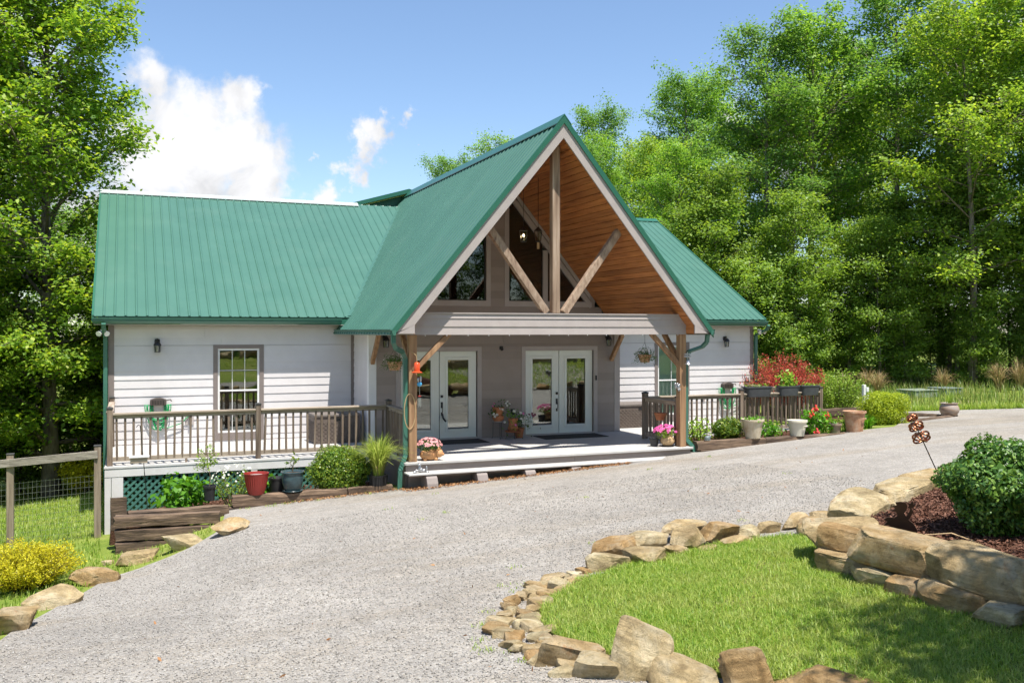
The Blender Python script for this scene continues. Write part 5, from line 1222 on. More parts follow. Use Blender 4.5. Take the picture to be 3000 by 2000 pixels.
shrub('yew_shrub', 'blocky yellow green yew at the corner of the gravel', (18.15, 18.55, .03), .60, .5, .86, 9000, .06, M['yew_leaf'], 50, shell=.4, lump=.05, box=4.5, aspect=.32, out=.6)
twiggy('barberry_shrub', 'tall red leaved barberry behind the right deck railing', (17.35, 21.6, .1), 1.05, 1.75, 260, 60, .05, M['barberry'], 51, 1.15, aspect=.6)
twiggy('barberry_shrub', 'smaller red barberry at the house corner', (16.95, 22.6, .1), .55, 1.55, 100, 55, .05, M['barberry'], 52, 1.1, aspect=.6)
twiggy('wild_shrub', 'light green leafy shrub right of the red barberry', (18.9, 21.2, .1), .85, 1.35, 90, 36, .075, M['lime_leaf'], 53, 1.15)
twiggy('wild_shrub', 'yellow green low shrub behind the white standpipe', (19.6, 22.6, .1), .8, 1.15, 80, 34, .075, M['lime_leaf'], 54, 1.2)
t = thing('standpipe', 'white plastic service post beside the yew', 'post', (18.25, 19.35, .1))
MB().box(18.21, 18.29, 19.31, 19.39, .1, 1.08).build('post', M['white_plastic'], t, bevel=.006)
for z in (.95, .74, .52): MB().box(18.28, 18.36, 19.28, 19.36, z - .06, z + .06).build('meter_box', M['white_plastic'], t, bevel=.006)
t = thing('round_ceramic_pot', 'round banded stoneware pot with green shoots at the end of the timber', 'pot', (20.95, 19.0, .15))
pot_lathe(t, (20.95, 19.0, .15), [(.001, 0), (.15, 0), (.20, .06), (.255, .17), (.255, .25), (.215, .33), (.20, .35), (.225, .375), (.235, .385), (.21, .39), (.185, .35), (.001, .34)], M['ceramic'], 30, soil_z=(.18, .355))
grass_clump(t, (20.95, 19.0, .5), 26, .38, .22, M['lime_leaf'], rs(55), .010, 'leaf_blades')
for k, (x, y, lab) in enumerate(((29.2, 24.3, 'tall tan dry grass clump by the right edge'), (30.4, 24.4, 'dry grass clump at the right edge of the photo'), (23.2, 25.5, 'reddish dry weeds left of the pale green utility box'), (20.9, 24.8, 'dry weeds behind the yew'), (27.9, 25.6, 'dry weeds right of the blue utility box'), (22.0, 26.6, 'brown seed heads at the forest edge behind the yew'), (24.8, 25.6, 'brown weeds between the utility boxes'), (31.6, 23.2, 'dry grass clump cut by the right edge'), (26.0, 27.4, 'dry weeds close to the forest edge'))):
    t = thing('dry_grass_clump', lab, 'grass', (x, y, g(x, y))); grass_clump(t, (x, y, g(x, y)), 170, 1.25 if k < 2 else .95, .75, M['dry_grass'], rs(60 + k), .010, 'grass_blades')
for (nm, lab, x, y, sx, sy, sz, mt) in (('utility_box', 'pale green utility box in the tall grass', 25.4, 24.4, 1.06, .8, .26, 'utility_green'), ('utility_box', 'blue grey utility box in the tall grass', 26.9, 24.6, .85, .8, .25, 'utility_blue')):
    z = g(x, y); t = thing(nm, lab, 'utility box', (x, y, z)); MB().box(x - sx / 2, x + sx / 2, y - sy / 2, y + sy / 2, z - .05, z + sz * .86).build('body', M[mt], t, bevel=.03)
    MB().box(x - sx / 2 - .03, x + sx / 2 + .03, y - sy / 2 - .03, y + sy / 2 + .03, z + sz * .862, z + sz).build('lid', M[mt], t, bevel=.03)
# large shrub in the mulch bed
shrub('large_boxwood', 'large glossy dark green round shrub in the mulch bed', (7.98, 6.52, bed_z(7.98, 6.52)), .64, .64, .86, 13000, .052, M['box_leaf'], 70, shell=.34, lump=.10, out=.75, aspect=.5)

# planter boxes on the railing
def rail_planter(label, x0, x1, seed, plant):
    y, z = 18.92, .99; t = thing('rail_planter', label, 'planter', ((x0 + x1) / 2, y, z)); m = MB()
    n = 20
    def ringv(w, d, zz): return [((x0 + x1) / 2 + math.copysign(abs(math.cos(a)) ** .45, math.cos(a)) * w, y + math.copysign(abs(math.sin(a)) ** .45, math.sin(a)) * d, zz) for a in [2 * math.pi * k / n for k in range(n)]]
    hw = (x1 - x0) / 2; v = []; lay = [(hw * .80, .10, z - .10), (hw * .88, .115, z + .02), (hw * .95, .125, z + .12), (hw, .135, z + .125), (hw, .135, z + .15), (hw * .96, .118, z + .15), (hw * .92, .108, z + .10)]
    for l in lay: v += ringv(*l)
    f = [(i_ * n + j_, i_ * n + (j_ + 1) % n, (i_ + 1) * n + (j_ + 1) % n, (i_ + 1) * n + j_) for i_ in range(len(lay) - 1) for j_ in range(n)] + [tuple(range(n))[::-1], tuple((len(lay) - 1) * n + j_ for j_ in range(n))]
    m.add(v, f).build('box', M['grey_planter'], t, smooth=40)
    if plant:
        rg = rs(seed); k = plant[0]; P = rg.normal(size=(k, 3)) * np.array([hw * .42, .05, plant[1]]) + np.array([(x0 + x1) / 2, y, z + .14 + plant[1] * 1.2]); P[:, 2] = np.maximum(P[:, 2], z + .14)
        link('plants', np_mesh('plants', leaf_quads(P - np.array(t.location), rg.normal(size=P.shape) + np.array([0, -.3, .6]), plant[2], rg, .45), 4, M['lime_leaf']), t)
    return t
t = rail_planter('grey rail planter box with wispy seedlings nearest the porch', 14.02, 14.86, 71, (60, .03, .06))
m = MB(); rg = rs(72); P = []
for k in range(7):
    x = 14.05 + .1 * k; m.tube([(x, 18.92, 1.12), (x + rg.uniform(-.1, .1), 18.9, 1.3), (x + rg.uniform(-.2, .2), 18.88, 1.12 + rg.uniform(.2, .55))], .003, 4); P.append(np.array([x, 18.9, 1.35]) + rg.normal(size=(9, 3)) * np.array([.10, .03, .13]))
m.build('stem', M['stem'], t); P = np.concatenate(P); link('seedlings', np_mesh('seedlings', leaf_quads(P - np.array(t.location), rg.normal(size=P.shape), .035, rg, .5), 4, M['lime_leaf']), t)
rail_planter('grey rail planter box with tall green lettuces', 15.02, 15.70, 73, (170, .11, .13)); rail_planter('grey rail planter box with low greenery beside the end post', 15.72, 16.34, 74, (70, .025, .06))
# ------------------------------------------------------------------ things on the porch and the walls
def half_round_lamp(label, x, y, z, face=-1):
    t = thing('wall_lantern', label, 'lamp', (x, y, z))
    MB().lathe((x, y - .008, z + .03), [(.001, -.06), (.05, -.055), (.06, 0), (.05, .055), (.001, .06)], 14, 1, .14).build('backplate', M['black_metal'], t, smooth=40)
    MB().tube([(x, y - .01, z + .02), (x, y - .07, z + .09), (x, y - .11, z + .05)], .011, 6).lathe((x, y - .11, z - .06), [(.082, 0), (.078, .02), (.06, .06), (.03, .09), (.001, .10)], 14).build('hood', M['black_metal'], t, smooth=40)
    m = MB()
    for k in range(6):
        a = k * math.pi / 3; m.tube([(x + .068 * math.cos(a), y - .11 + .068 * math.sin(a), z - .06), (x + .058 * math.cos(a), y - .11 + .058 * math.sin(a), z - .20)], .005, 4)
    m.lathe((x, y - .11, z - .21), [(.001, 0), (.06, 0), (.062, .012), (.001, .014)], 12).build('cage', M['black_metal'], t)
    MB().lathe((x, y - .11, z - .195), [(.05, 0), (.06, .135)], 12, caps=False).build('globe', M['glass_lamp'], t, smooth=True)
half_round_lamp('black wall lantern left of the grid window', .58, YL - .022, 2.26)
half_round_lamp('black wall lantern on the white wall right of the porch', 15.68, YL - .022, 2.28)
half_round_lamp('black wall lantern on the taupe wall right of the right doors', 11.05, YW - .022, 2.36)
half_round_lamp('black wall lantern on the taupe wall behind the left hanging basket', 5.36, YW - .022, 2.36)
t = thing('spotlight', 'small round black spotlight high between the two doors', 'lamp', (8.2, YW - .02, 2.1)); MB().lathe((8.2, YW - .025, 2.12), [(.001, -.045), (.045, -.04), (.045, .04), (.001, .045)], 12, 1, .2).ell((8.2, YW - .07, 2.09), .038, .05, .038).build('head', M['black_metal'], t, smooth=40)
t = thing('doorbell', 'small black doorbell camera on the right door trim', 'doorbell', (10.735, YW - .035, 1.36)); MB().box(10.715, 10.755, YW - .055, YW - .036, 1.30, 1.42).build('body', M['black_metal'], t, bevel=.005)
t = thing('wall_outlet', 'black outlet cover low on the taupe wall', 'outlet', (8.49, YW - .03, .59)); MB().box(8.44, 8.54, YW - .06, YW - .022, .52, .66).build('cover', M['black_metal'], t, bevel=.008)
def flood(label, x, y, z):
    t = thing('floodlight', label, 'lamp', (x, y, z)); m = MB().box(x - .05, x + .05, y - .02, y, z - .04, z + .06)
    m.build('base', M['white_plastic'], t)
    for s in (-1, 1): MB().tube([(x, y - .01, z), (x + s * .04, y - .1, z), (x + s * .075, y - .17, z - .03), (x + s * .085, y - .19, z - .04)], [.02, .03, .055, .06], 10).build('lamp_head', M['white_plastic'], t, smooth=40)
flood('twin white floodlight under the left eave corner', -.52, 21.9, 2.50); flood('twin white floodlight under the right eave corner', 16.80, 21.95, 2.52)
t = thing('pendant_lantern', 'lit black pendant lantern hanging in the gable', 'lamp', (7.93, 18.5, 4.7))
MB().tube([(7.93, 18.5, 6.15), (7.93, 18.5, 4.78)], .006, 5).build('chain', M['black_metal'], t)
def lantern(t, x, y, z):
    m = MB().lathe((x, y, z), [(.10, 0), (.09, .015), (.03, .07), (.012, .09), (.001, .09)], 6)
    for k in range(6):
        a = k * math.pi / 3; m.tube([(x + .098 * math.cos(a), y + .098 * math.sin(a), z), (x + .066 * math.cos(a), y + .066 * math.sin(a), z - .23)], .005, 4)
    m.lathe((x, y, z - .245), [(.001, 0), (.068, 0), (.068, .015), (.001, .016)], 6).build('frame', M['black_metal'], t)
    MB().lathe((x, y, z - .229), [(.060, 0), (.092, .228)], 6, caps=False).build('glass', M['glass_lamp'], t)
lantern(t, 7.93, 18.5, 4.70); MB().ell((7.93, 18.5, 4.60), .024, .024, .036).build('bulb', M['bulb'], t, smooth=True)
t = thing('pendant_lantern', 'dark pendant lantern partly behind the king post', 'lamp', (8.46, 18.9, 4.75)); MB().tube([(8.46, 18.9, 5.95), (8.46, 18.9, 4.84)], .006, 5).build('chain', M['black_metal'], t); lantern(t, 8.46, 18.9, 4.76); MB().tube([(8.46, 18.9, 4.5), (8.46, 18.9, 4.36)], .03, 7).build('finial', M['tan_pot'], t)
# door mats
for lab, x0, x1 in (('black door mat before the left doors', 6.05, 7.55), ('black door mat before the right doors', 8.95, 10.6)):
    o = MB().box(x0, x1, 19.55, 20.30, .001, .014).build('door_mat', M['mat_dark'], None, origin=((x0 + x1) / 2, 19.9, 0), bevel=.004); tag(o, lab, 'mat')
# storage boxes
def deck_box(label, x0, x1, y0, y1, h):
    t = thing('storage_box', label, 'box', ((x0 + x1) / 2, (y0 + y1) / 2, 0)); b = MB().box(x0, x1, y0, y1, .002, h - .07).build('body', M['wicker'], t, bevel=.01)
    w = MB(); r0, nr = .05, int((h - .17) / .045)
    for k in range(nr):
        z = .05 + k * .045; n = int((x1 - x0) / .05)
        for i_ in range(n):
            if (i_ + k) % 2 == 0: w.box(x0 + .03 + i_ * .05, x0 + .075 + i_ * .05, y0 - .009, y0 + .001, z, z + .034)
        n2 = int((y1 - y0) / .05)
        for i_ in range(n2):
            if (i_ + k) % 2 == 0: w.box(x0 - .009, x0 + .001, y0 + .03 + i_ * .05, y0 + .075 + i_ * .05, z, z + .034)
    w.build('weave', M['wicker'], b)['kind'] = 'stuff'
    MB().box(x0 - .02, x1 + .02, y0 - .025, y1 + .01, h - .069, h).build('lid', M['wicker_lid'], t, bevel=.02)
    MB().box((x0 + x1) / 2 - .06, (x0 + x1) / 2 + .06, y0 - .02, y0 - .0105, h - .15, h - .11).build('handle', M['black_metal'], t)
deck_box('brown wicker pattern storage box on the left deck', 3.82, 4.85, 20.75, 21.5, .66)
deck_box('brown wicker pattern storage box beside the right doors', 11.75, 13.0, 21.1, 21.85, .62)
# hose reels
def hose_reel(label, x, y, z, seed):
    t = thing('hose_reel', label, 'hose reel', (x, y, z)); rg = random.Random(seed)
    m = MB().lathe((x, y - .10, z), [(.001, -.10), (.20, -.095), (.20, .095), (.001, .10)], 4)
    m = MB(); pts = []
    for k in range(9): a = R(30 + 15 * k); pts.append((x + .36 * math.cos(a), z - .19 + .36 * math.sin(a)))
    pts = [(x - .17, z - .02), (x + .17, z - .02)] + [(x + .17 - .34 * f, z + .10 + .05 * math.sin(math.pi * f)) for f in (0, .2, .4, .6, .8, 1)]
    m.xz(pts, y - .17, y - .022); body = m.build('housing', M['reel'], t, bevel=.01)
    for k in range(5): MB().box(x - .13 + k * .055, x - .10 + k * .055, y - .18, y - .1705, z + .0, z + .085).build('slot', M['bronze'], body)
    MB().box(x - .12, x + .12, y - .08, y - .022, z - .32, z - .021).build('backboard', M['grey_box'], t)
    MB().tube([(x + .17, y - .10, z + .08), (x + .25, y - .12, z + .10), (x + .28, y - .12, z + .06)], .014, 6).build('crank', M['reel'], t)
    h = MB()
    for k in range(7):
        w, dp = rg.uniform(.12, .25), rg.uniform(.34, .62); ox = rg.uniform(-.04, .05); yy = y - .10 - .012 * k * .5; P = []
        for i_ in range(17): a = math.pi * i_ / 16; P.append((x + ox - w * math.cos(a) * (1 + .15 * math.sin(a)), yy, z - .0 - dp * math.sin(a)))
        h.tube(P, .012, 6)
    h.tube([(x - .05, y - .12, z - .5), (x + .2, y - .1, z - .53), (x + .48, y - .09, z - .44), (x + .64, y - .07, z - .28), (x + .66, y - .04, z - .22)], .012, 6)
    h.build('hose', M['hose'], t, smooth=True)
    return t
hose_reel('brown hose reel with green hose on the left wall', .60, YL, .90, 1); hose_reel('brown hose reel with green hose on the right wall', 15.72, YL, .92, 2)
t = thing('faucet_plate', 'beige faucet plate beside the left hose reel', 'faucet', (1.26, YL - .02, .55)); MB().box(1.17, 1.35, YL - .05, YL - .022, .42, .68).build('plate', M['trim_light'], t); MB().tube([(1.26, YL - .05, .60), (1.26, YL - .13, .59), (1.26, YL - .13, .54)], .014, 6).lathe((1.26, YL - .10, .62), [(.001, 0), (.03, 0), (.03, .012), (.001, .014)], 8).build('tap', M['copper'], t)
t = thing('wall_outlet', 'grey outlet cover on the white wall above the left storage box', 'outlet', (4.07, YL - .02, .58)); MB().box(4.02, 4.12, YL - .07, YL - .022, .51, .67).build('cover', M['grey_box'], t, bevel=.008)
t = thing('faucet_plate', 'brass tap left of the right hose reel', 'faucet', (14.95, YL - .02, .62)); MB().box(14.89, 15.01, YL - .04, YL - .022, .54, .70).build('plate', M['trim_light'], t); MB().tube([(14.95, YL - .05, .66), (14.95, YL - .12, .65), (14.95, YL - .12, .60)], .016, 6).build('tap', M['copper'], t)

# hanging baskets
def basket(label, x, y, z, ztop, seed):
    t = thing('hanging_basket', label, 'hanging plant', (x, y, z)); pot_lathe(t, (x, y, z), [(.001, 0), (.10, 0), (.155, .16), (.16, .165), (.16, .18), (.14, .18), (.001, .15)], M['terracotta_aged'], 20)
    m = MB()
    for k in range(3): a = k * 2.094 + .4; m.tube([(x + .15 * math.cos(a), y + .15 * math.sin(a), z + .17), (x, y, z + .46)], .003, 4)
    m.tube([(x, y, z + .46), (x, y, ztop)], .004, 4).build('hanger', M['black_metal'], t)
    rg = rs(seed); P, d = shrub_pts((x, y, z + .17), .25, .25, .17, 900, rg, .7, .15); link('foliage', np_mesh('foliage', leaf_quads(P - np.array(t.location), d + rg.normal(size=P.shape) * .6 + np.array([0, 0, .4]), .034, rg, .5), 4, M['basket_leaf']), t)
    Q = []
    for k in range(26):
        a = rg.uniform(0, 6.28); rr = rg.uniform(.2, .28); L = rg.uniform(.06, .2); f = rg.uniform(0, 1, 8)[:, None]; Q.append(np.array([x + rr * math.cos(a), y + rr * math.sin(a), z + .14]) + f * np.array([.03 * math.cos(a), .03 * math.sin(a), -L]) + rg.normal(size=(8, 3)) * .012)
    Q = np.concatenate(Q); link('trailing_leaves', np_mesh('trailing_leaves', leaf_quads(Q - np.array(t.location), rg.normal(size=Q.shape), .022, rg, .5), 4, M['basket_leaf']), t)
    flowers(t, 'blossom', tops((x, y, z + .18), .24, .24, .15, 16, rs(seed + 1)), .012, M['white_petal'], rs(seed + 2)); return t
basket('hanging basket behind the left downspout', 5.02, 18.4, 1.72, 2.46, 81); basket('hanging basket right of the right doors', 10.97, 18.5, 1.80, 2.46, 84)

# stacked strawberry pots with petunias between the doors
def plant_stand(t, x, y, h, r):
    m = MB()
    for k in range(3): a = k * 2.094 + .5; m.tube([(x + r * math.cos(a), y + r * math.sin(a), h), (x + r * 1.05 * math.cos(a), y + r * 1.05 * math.sin(a), .06), (x + r * 1.25 * math.cos(a), y + r * 1.25 * math.sin(a), .008)], .006, 5)
    P = [(x + r * math.cos(a), y + r * math.sin(a), h) for a in [2 * math.pi * k / 16 for k in range(17)]]; m.tube(P, .006, 5); return m.build('stand', M['black_metal'], t)
t = thing('potted_petunias', 'stacked clay pots with white petunias on the taller wire stand', 'potted flowers', (7.98, 20.12, 0)); plant_stand(t, 7.98, 20.12, .40, .12)
pot_lathe(t, (7.98, 20.12, .41), [(.001, 0), (.09, 0), (.13, .06), (.14, .11), (.10, .15), (.115, .21), (.135, .30), (.14, .33), (.12, .33), (.001, .30)], M['terracotta'], 22)
MB().lathe((7.98, 20.12, .402), [(.001, 0), (.14, 0), (.15, .02), (.001, .007)], 18).build('saucer', M['concrete'], t)
rg = rs(91); P = np.concatenate([rg.normal(size=(150, 3)) * np.array([.13, .08, .09]) + np.array([8.08, 20.08, .70]), rg.normal(size=(70, 3)) * np.array([.06, .05, .06]) + np.array([7.84, 20.06, .62])]); link('foliage', np_mesh('foliage', leaf_quads(P - np.array(t.location), rg.normal(size=P.shape) + np.array([0, -.5, .5]), .05, rg, .6), 4, M['basket_leaf']), t)
fl = lambda L: [((a, b, c), (0, -.8, .35)) for a, b, c in L]
flowers(t, 'white_blossom', fl([(8.12, 19.98, .84), (8.17, 20.0, .88), (8.22, 20.0, .82), (8.14, 19.96, .79), (7.95, 19.95, .72), (8.02, 19.95, .70), (7.88, 19.94, .58), (7.80, 19.95, .60), (7.83, 19.95, .54), (8.08, 19.96, .40)]), .036, M['white_petal'], rs(92)); flowers(t, 'pink_blossom', fl([(7.82, 19.98, .84), (7.79, 19.98, .78)]), .03, M['pink'], rs(93))
t = thing('potted_petunias', 'stacked clay pots with white and purple petunias on the low wire stand', 'potted flowers', (8.30, 19.95, 0)); plant_stand(t, 8.26, 19.92, .17, .13)
MB().lathe((8.26, 19.92, .172), [(.001, 0), (.16, 0), (.185, .03), (.175, .03), (.15, .012), (.001, .012)], 24).build('saucer', M['terracotta'], t, smooth=40)
pot_lathe(t, (8.30, 19.98, .185), [(.001, 0), (.09, 0), (.13, .07), (.10, .13), (.10, .20), (.12, .30), (.10, .30), (.001, .28)], M['terracotta'], 22)
rg = rs(94); P = rg.normal(size=(150, 3)) * np.array([.10, .07, .13]) + np.array([8.30, 19.92, .42]); link('foliage', np_mesh('foliage', leaf_quads(P - np.array(t.location), rg.normal(size=P.shape) + np.array([0, -.5, .5]), .05, rg, .6), 4, M['bright_leaf']), t)
flowers(t, 'white_blossom', fl([(8.26, 19.82, .66), (8.42, 19.82, .62), (8.43, 19.80, .48)]), .042, M['white_petal'], rs(95)); flowers(t, 'pink_blossom', fl([(8.50, 19.84, .60), (8.29, 19.80, .34)]), .035, M['pink'], rs(96))
t = thing('potted_petunias', 'clay pot of white and dark purple petunias on the porch floor', 'potted flowers', (8.52, 20.14, .001)); pot_lathe(t, (8.52, 20.14, .001), rim_pot(.085, .12, .24, .01, .03), M['terracotta'], 22, soil_z=(.1, .2))
rg = rs(97); P = rg.normal(size=(190, 3)) * np.array([.13, .09, .10]) + np.array([8.58, 20.08, .38]); link('foliage', np_mesh('foliage', leaf_quads(P - np.array(t.location), rg.normal(size=P.shape) + np.array([0, -.5, .5]), .05, rg, .6), 4, M['basket_leaf']), t)
flowers(t, 'white_blossom', fl([(8.50, 19.95, .46), (8.55, 19.95, .42), (8.60, 19.96, .48), (8.61, 19.94, .40), (8.55, 19.94, .37), (8.76, 19.96, .34), (8.80, 19.97, .37)]), .04, M['white_petal'], rs(98)); flowers(t, 'purple_blossom', fl([(8.70, 19.96, .56), (8.77, 19.96, .58), (8.80, 19.96, .52), (8.86, 19.98, .55)]), .038, M['purple_petal'], rs(99))

# animal shaped clay pot with pale pink flowers
t = thing('animal_planter', 'orange clay animal shaped planter of pale pink flowers by the left post', 'planter', (5.42, 17.33, .001)); b = MB().ell((5.43, 17.33, .11), .20, .13, .11, 20, 12).build('body', M['pig_clay'], t, smooth=True)
MB().ell((5.60, 17.26, .14), .085, .085, .085, 14, 10).ell((5.67, 17.22, .12), .03, .03, .028, 10, 6).build('head', M['pig_clay'], b, smooth=True); MB().ell((5.58, 17.22, .22), .02, .03, .04, 8, 6).ell((5.63, 17.28, .22), .02, .03, .04, 8, 6).build('ear', M['pig_clay'], b, smooth=True)
for a, c in ((5.32, 17.26), (5.54, 17.25), (5.33, 17.40), (5.53, 17.40)): MB().lathe((a, c, .0), [(.001, .001), (.035, .001), (.04, .06), (.001, .07)], 8).build('foot', M['pig_clay'], b, smooth=True)
rg = rs(101); P, d = shrub_pts((5.42, 17.33, .28), .24, .18, .12, 500, rg, .7); link('foliage', np_mesh('foliage', leaf_quads(P - np.array(t.location), d + rg.normal(size=P.shape) * .5, .04, rg, .6), 4, M['basket_leaf']), t)
flowers(t, 'blossom', tops((5.42, 17.32, .27), .25, .19, .17, 120, rs(102)), .028, M['pale_pink'], rs(103))
# pots at the right post
t = thing('pink_geranium_pot', 'round tan pot of bright pink flowers by the right post', 'potted flowers', (10.90, 17.42, .02)); pot_lathe(t, (10.90, 17.42, .02), [(.001, 0), (.09, 0), (.14, .05), (.155, .11), (.13, .17), (.10, .20), (.115, .225), (.095, .225), (.001, .20)], M['tan_pot'], 26)
MB().lathe((10.90, 17.42, .001), [(.001, 0), (.13, 0), (.15, .018), (.001, .018)], 20).build('saucer', M['black_pot'], t); MB().ell((10.88, 17.28, .16), .03, .03, .06).build('face_relief', M['tan_pot'], t, smooth=True)
rg = rs(104); P, d = shrub_pts((10.85, 17.42, .30), .24, .2, .12, 420, rg, .8); link('foliage', np_mesh('foliage', leaf_quads(P - np.array(t.location), d + rg.normal(size=P.shape) * .5, .045, rg, .6), 4, M['lime_leaf']), t); flowers(t, 'blossom', tops((10.85, 17.42, .30), .27, .2, .17, 95, rs(105)), .034, M['pink'], rs(106))
t = thing('nursery_pot', 'small black nursery pot left of the pink flower pot', 'pot', (10.64, 17.55, .001)); pot_lathe(t, (10.64, 17.55, .001), rim_pot(.08, .10, .18, .01, .025), M['black_pot'], 20, soil_z=(.08, .15))
t = thing('half_pot', 'clay half pot hung on the right return railing', 'pot', (11.06, 17.95, .55)); pot_lathe(t, (11.045, 17.95, .52), [(.001, 0), (.09, 0), (.135, .13), (.145, .135), (.145, .165), (.125, .165), (.001, .14)], M['terracotta'], 20)
# figures on the step, posts and timbers
def figurine(name, label, c, parts, mat, cat='figurine'):
    t = thing(name, label, cat, c); 
    for n_, ells in parts.items():
        m = MB()
        for e in ells: m.ell((c[0] + e[0], c[1] + e[1], c[2] + e[2]), e[3], e[4], e[5], 10, 8)
        m.build(n_, M[mat], t, smooth=True)
    return t
figurine('frog_figurine', 'silver reclining frog figurine on the left end of the step', (5.12, 16.96, -.172), {'body': [(0, 0, .07, .035, .035, .07), (.02, 0, .05, .05, .04, .045)], 'head': [(-.01, -.01, .15, .04, .03, .028), (-.03, -.02, .175, .01, .01, .012), (.01, -.02, .175, .01, .01, .012)], 'leg': [(.08, -.02, .035, .05, .025, .035), (.12, -.05, .07, .018, .018, .06), (.14, -.05, .015, .04, .02, .015)], 'arm': [(-.06, -.03, .05, .05, .015, .015), (-.11, -.04, .02, .04, .02, .02)]}, 'silver')
figurine('squirrel_figurine', 'silver squirrel ornament climbing the right porch post', (11.03, 17.19, 1.30), {'body': [(0, 0, 0, .035, .03, .06), (.02, 0, .05, .03, .03, .03)], 'head': [(-.03, -.01, .075, .028, .026, .026)], 'tail': [(-.06, 0, .02, .025, .02, .05), (-.075, 0, .07, .03, .02, .03)], 'leg': [(-.0, -.02, -.06, .014, .014, .03), (.03, -.02, -.05, .014, .014, .03)]}, 'silver')
t = thing('wall_bell', 'small silver bell with dragonfly bracket on the right porch post', 'bell', (11.20, 17.12, 1.86)); MB().lathe((11.22, 17.10, 1.80), [(.075, 0), (.05, .03), (.035, .09), (.001, .10)], 16).build('bell', M['silver'], t, smooth=40)
m = MB()
for s in (-1, 1): m.ell((11.22 + s * .045, 17.12, 1.97), .05, .008, .018, 8, 6).ell((11.22 + s * .04, 17.12, 2.02), .045, .008, .016, 8, 6)
m.tube([(11.22, 17.13, 1.90), (11.22, 17.13, 2.07)], .01, 6).tube([(11.20, 17.19, 1.97), (11.22, 17.12, 1.95)], .008, 5).build('bracket', M['silver'], t)
t = thing('hummingbird_feeder', 'red glass hummingbird feeder hung at the left porch post', 'bird feeder', (5.10, 17.08, 1.75)); MB().lathe((5.10, 17.08, 1.75), [(.055, 0), (.06, .05), (.055, .15), (.04, .17), (.001, .18)], 16).build('bottle', M['feeder_red'], t, smooth=40)
MB().lathe((5.10, 17.08, 1.72), [(.001, 0), (.10, 0), (.105, .015), (.07, .03), (.001, .031)], 18).build('base', M['feeder_red'], t); MB().tube([(5.10, 17.08, 1.93), (5.09, 17.08, 2.05), (5.04, 17.1, 2.10), (5.02, 17.18, 2.12)], .006, 5).build('hook', M['tan_pot'], t)
t = thing('wind_chime', 'blue bird wind chime hung below the red feeder', 'wind chime', (5.17, 17.14, 1.50)); MB().ell((5.17, 17.14, 1.50), .05, .03, .045).build('bird', M['blue_paint'], t, smooth=True); MB().ell((5.19, 17.13, 1.60), .02, .012, .06).ell((5.14, 17.13, 1.58), .02, .012, .05).build('wing', M['silver'], t, smooth=True); MB().ell((5.17, 17.13, 1.27), .035, .025, .015).build('holder', M['red_pot'], t)
m = MB()
for k in range(4): m.tube([(5.15 + .015 * k, 17.13, 1.24), (5.15 + .015 * k, 17.13, 1.06 + .02 * (k % 2))], .006, 5)
m.tube([(5.17, 17.14, 1.46), (5.17, 17.13, 1.27)], .003, 4).build('chime_tube', M['silver'], t)
t = thing('wire_coil', 'loop of wire hanging on the left porch post', 'wire coil', (5.0, 17.17, 1.0))
m = MB()
for k in range(2): m.tube([(4.99 + (.105 + .012 * k) * math.cos(a), 17.185 - .006 * k, .98 + (.33 + .01 * k) * math.sin(a)) for a in [2 * math.pi * i_ / 28 for i_ in range(29)]], .005, 5)
m.build('loop', M['tan_pot'], t)
figurine('stone_ornament', 'small blue grey stone ornament on the timber by the right downspout', (11.80, 17.22, .11), {'body': [(0, 0, .05, .07, .06, .055), (.05, -.02, .08, .035, .03, .03)], 'base': [(0, 0, .015, .08, .06, .02)]}, 'utility_blue')
# copper wind spinner leaning over the drive
t = thing('wind_spinner', 'copper wind spinner with three wheels on a leaning twisted rod', 'wind spinner', (8.2, 7.3, bed_z(8.2, 7.3)))
b0, b1 = Vector((8.2, 7.3, .5)), Vector((7.745, 7.51, 1.60)); ax = (b1 - b0).normalized()
MB().tube([b0, b0.lerp(b1, .5), b1], .006, 6).build('rod', M['bronze'], t)
for f, rr in ((.81, .095), (.915, .078), (1.0, .056)):
    c = b0.lerp(b1, f); m = MB()
    for k in range(3):
        an = k * math.pi / 3; u = ax.orthogonal().normalized(); v_ = ax.cross(u); e1 = u * math.cos(an) + v_ * math.sin(an)
        P = [c + e1 * (rr * math.cos(q)) + (ax * .72 + (u * -math.sin(an) + v_ * math.cos(an)) * .5) * (rr * math.sin(q) * .8) for q in [2 * math.pi * i_ / 22 for i_ in range(23)]]
        m.tube(P, [.011] * 23, 5); m.tube([c, P[4]], .0025, 4); m.tube([c, P[15]], .0025, 4)
    m.build('spinner_wheel', M['copper'], t, smooth=True)
# rusty flat metal garden silhouette on a rod
t = thing('garden_silhouette', 'rusty flat metal garden silhouette of a winged figure with flower on a rod', 'garden ornament', (7.0, 7.0, .47))
out2 = [(0, 0), (.10, -.04), (.22, -.03), (.33, .03), (.38, .12), (.37, .24), (.31, .34), (.24, .40), (.28, .50), (.30, .56), (.27, .62), (.31, .66), (.33, .72), (.29, .70), (.28, .76), (.25, .71), (.21, .72), (.235, .67), (.21, .63), (.25, .61), (.24, .55), (.20, .46), (.17, .52), (.20, .58), (.21, .66), (.18, .72), (.10, .73), (.03, .71), (.06, .66), (-.01, .64), (.04, .59), (-.03, .55), (.05, .53), (.08, .47), (.03, .42), (-.06, .43), (-.13, .37), (-.06, .34), (-.12, .26), (-.03, .27), (.02, .22), (.08, .17), (.02, .10), (-.08, .06), (-.14, .01)]
org = Vector((6.96, 7.02, .47)); ux = Vector((.69, -.72, 0)).normalized(); uz = Vector((-.22, -.30, .93)).normalized(); nrm_ = ux.cross(uz); v = [org + ux * (a * .62) + uz * (b * .60) for a, b in out2]; n = len(v); v += [p + nrm_ * .006 for p in v]
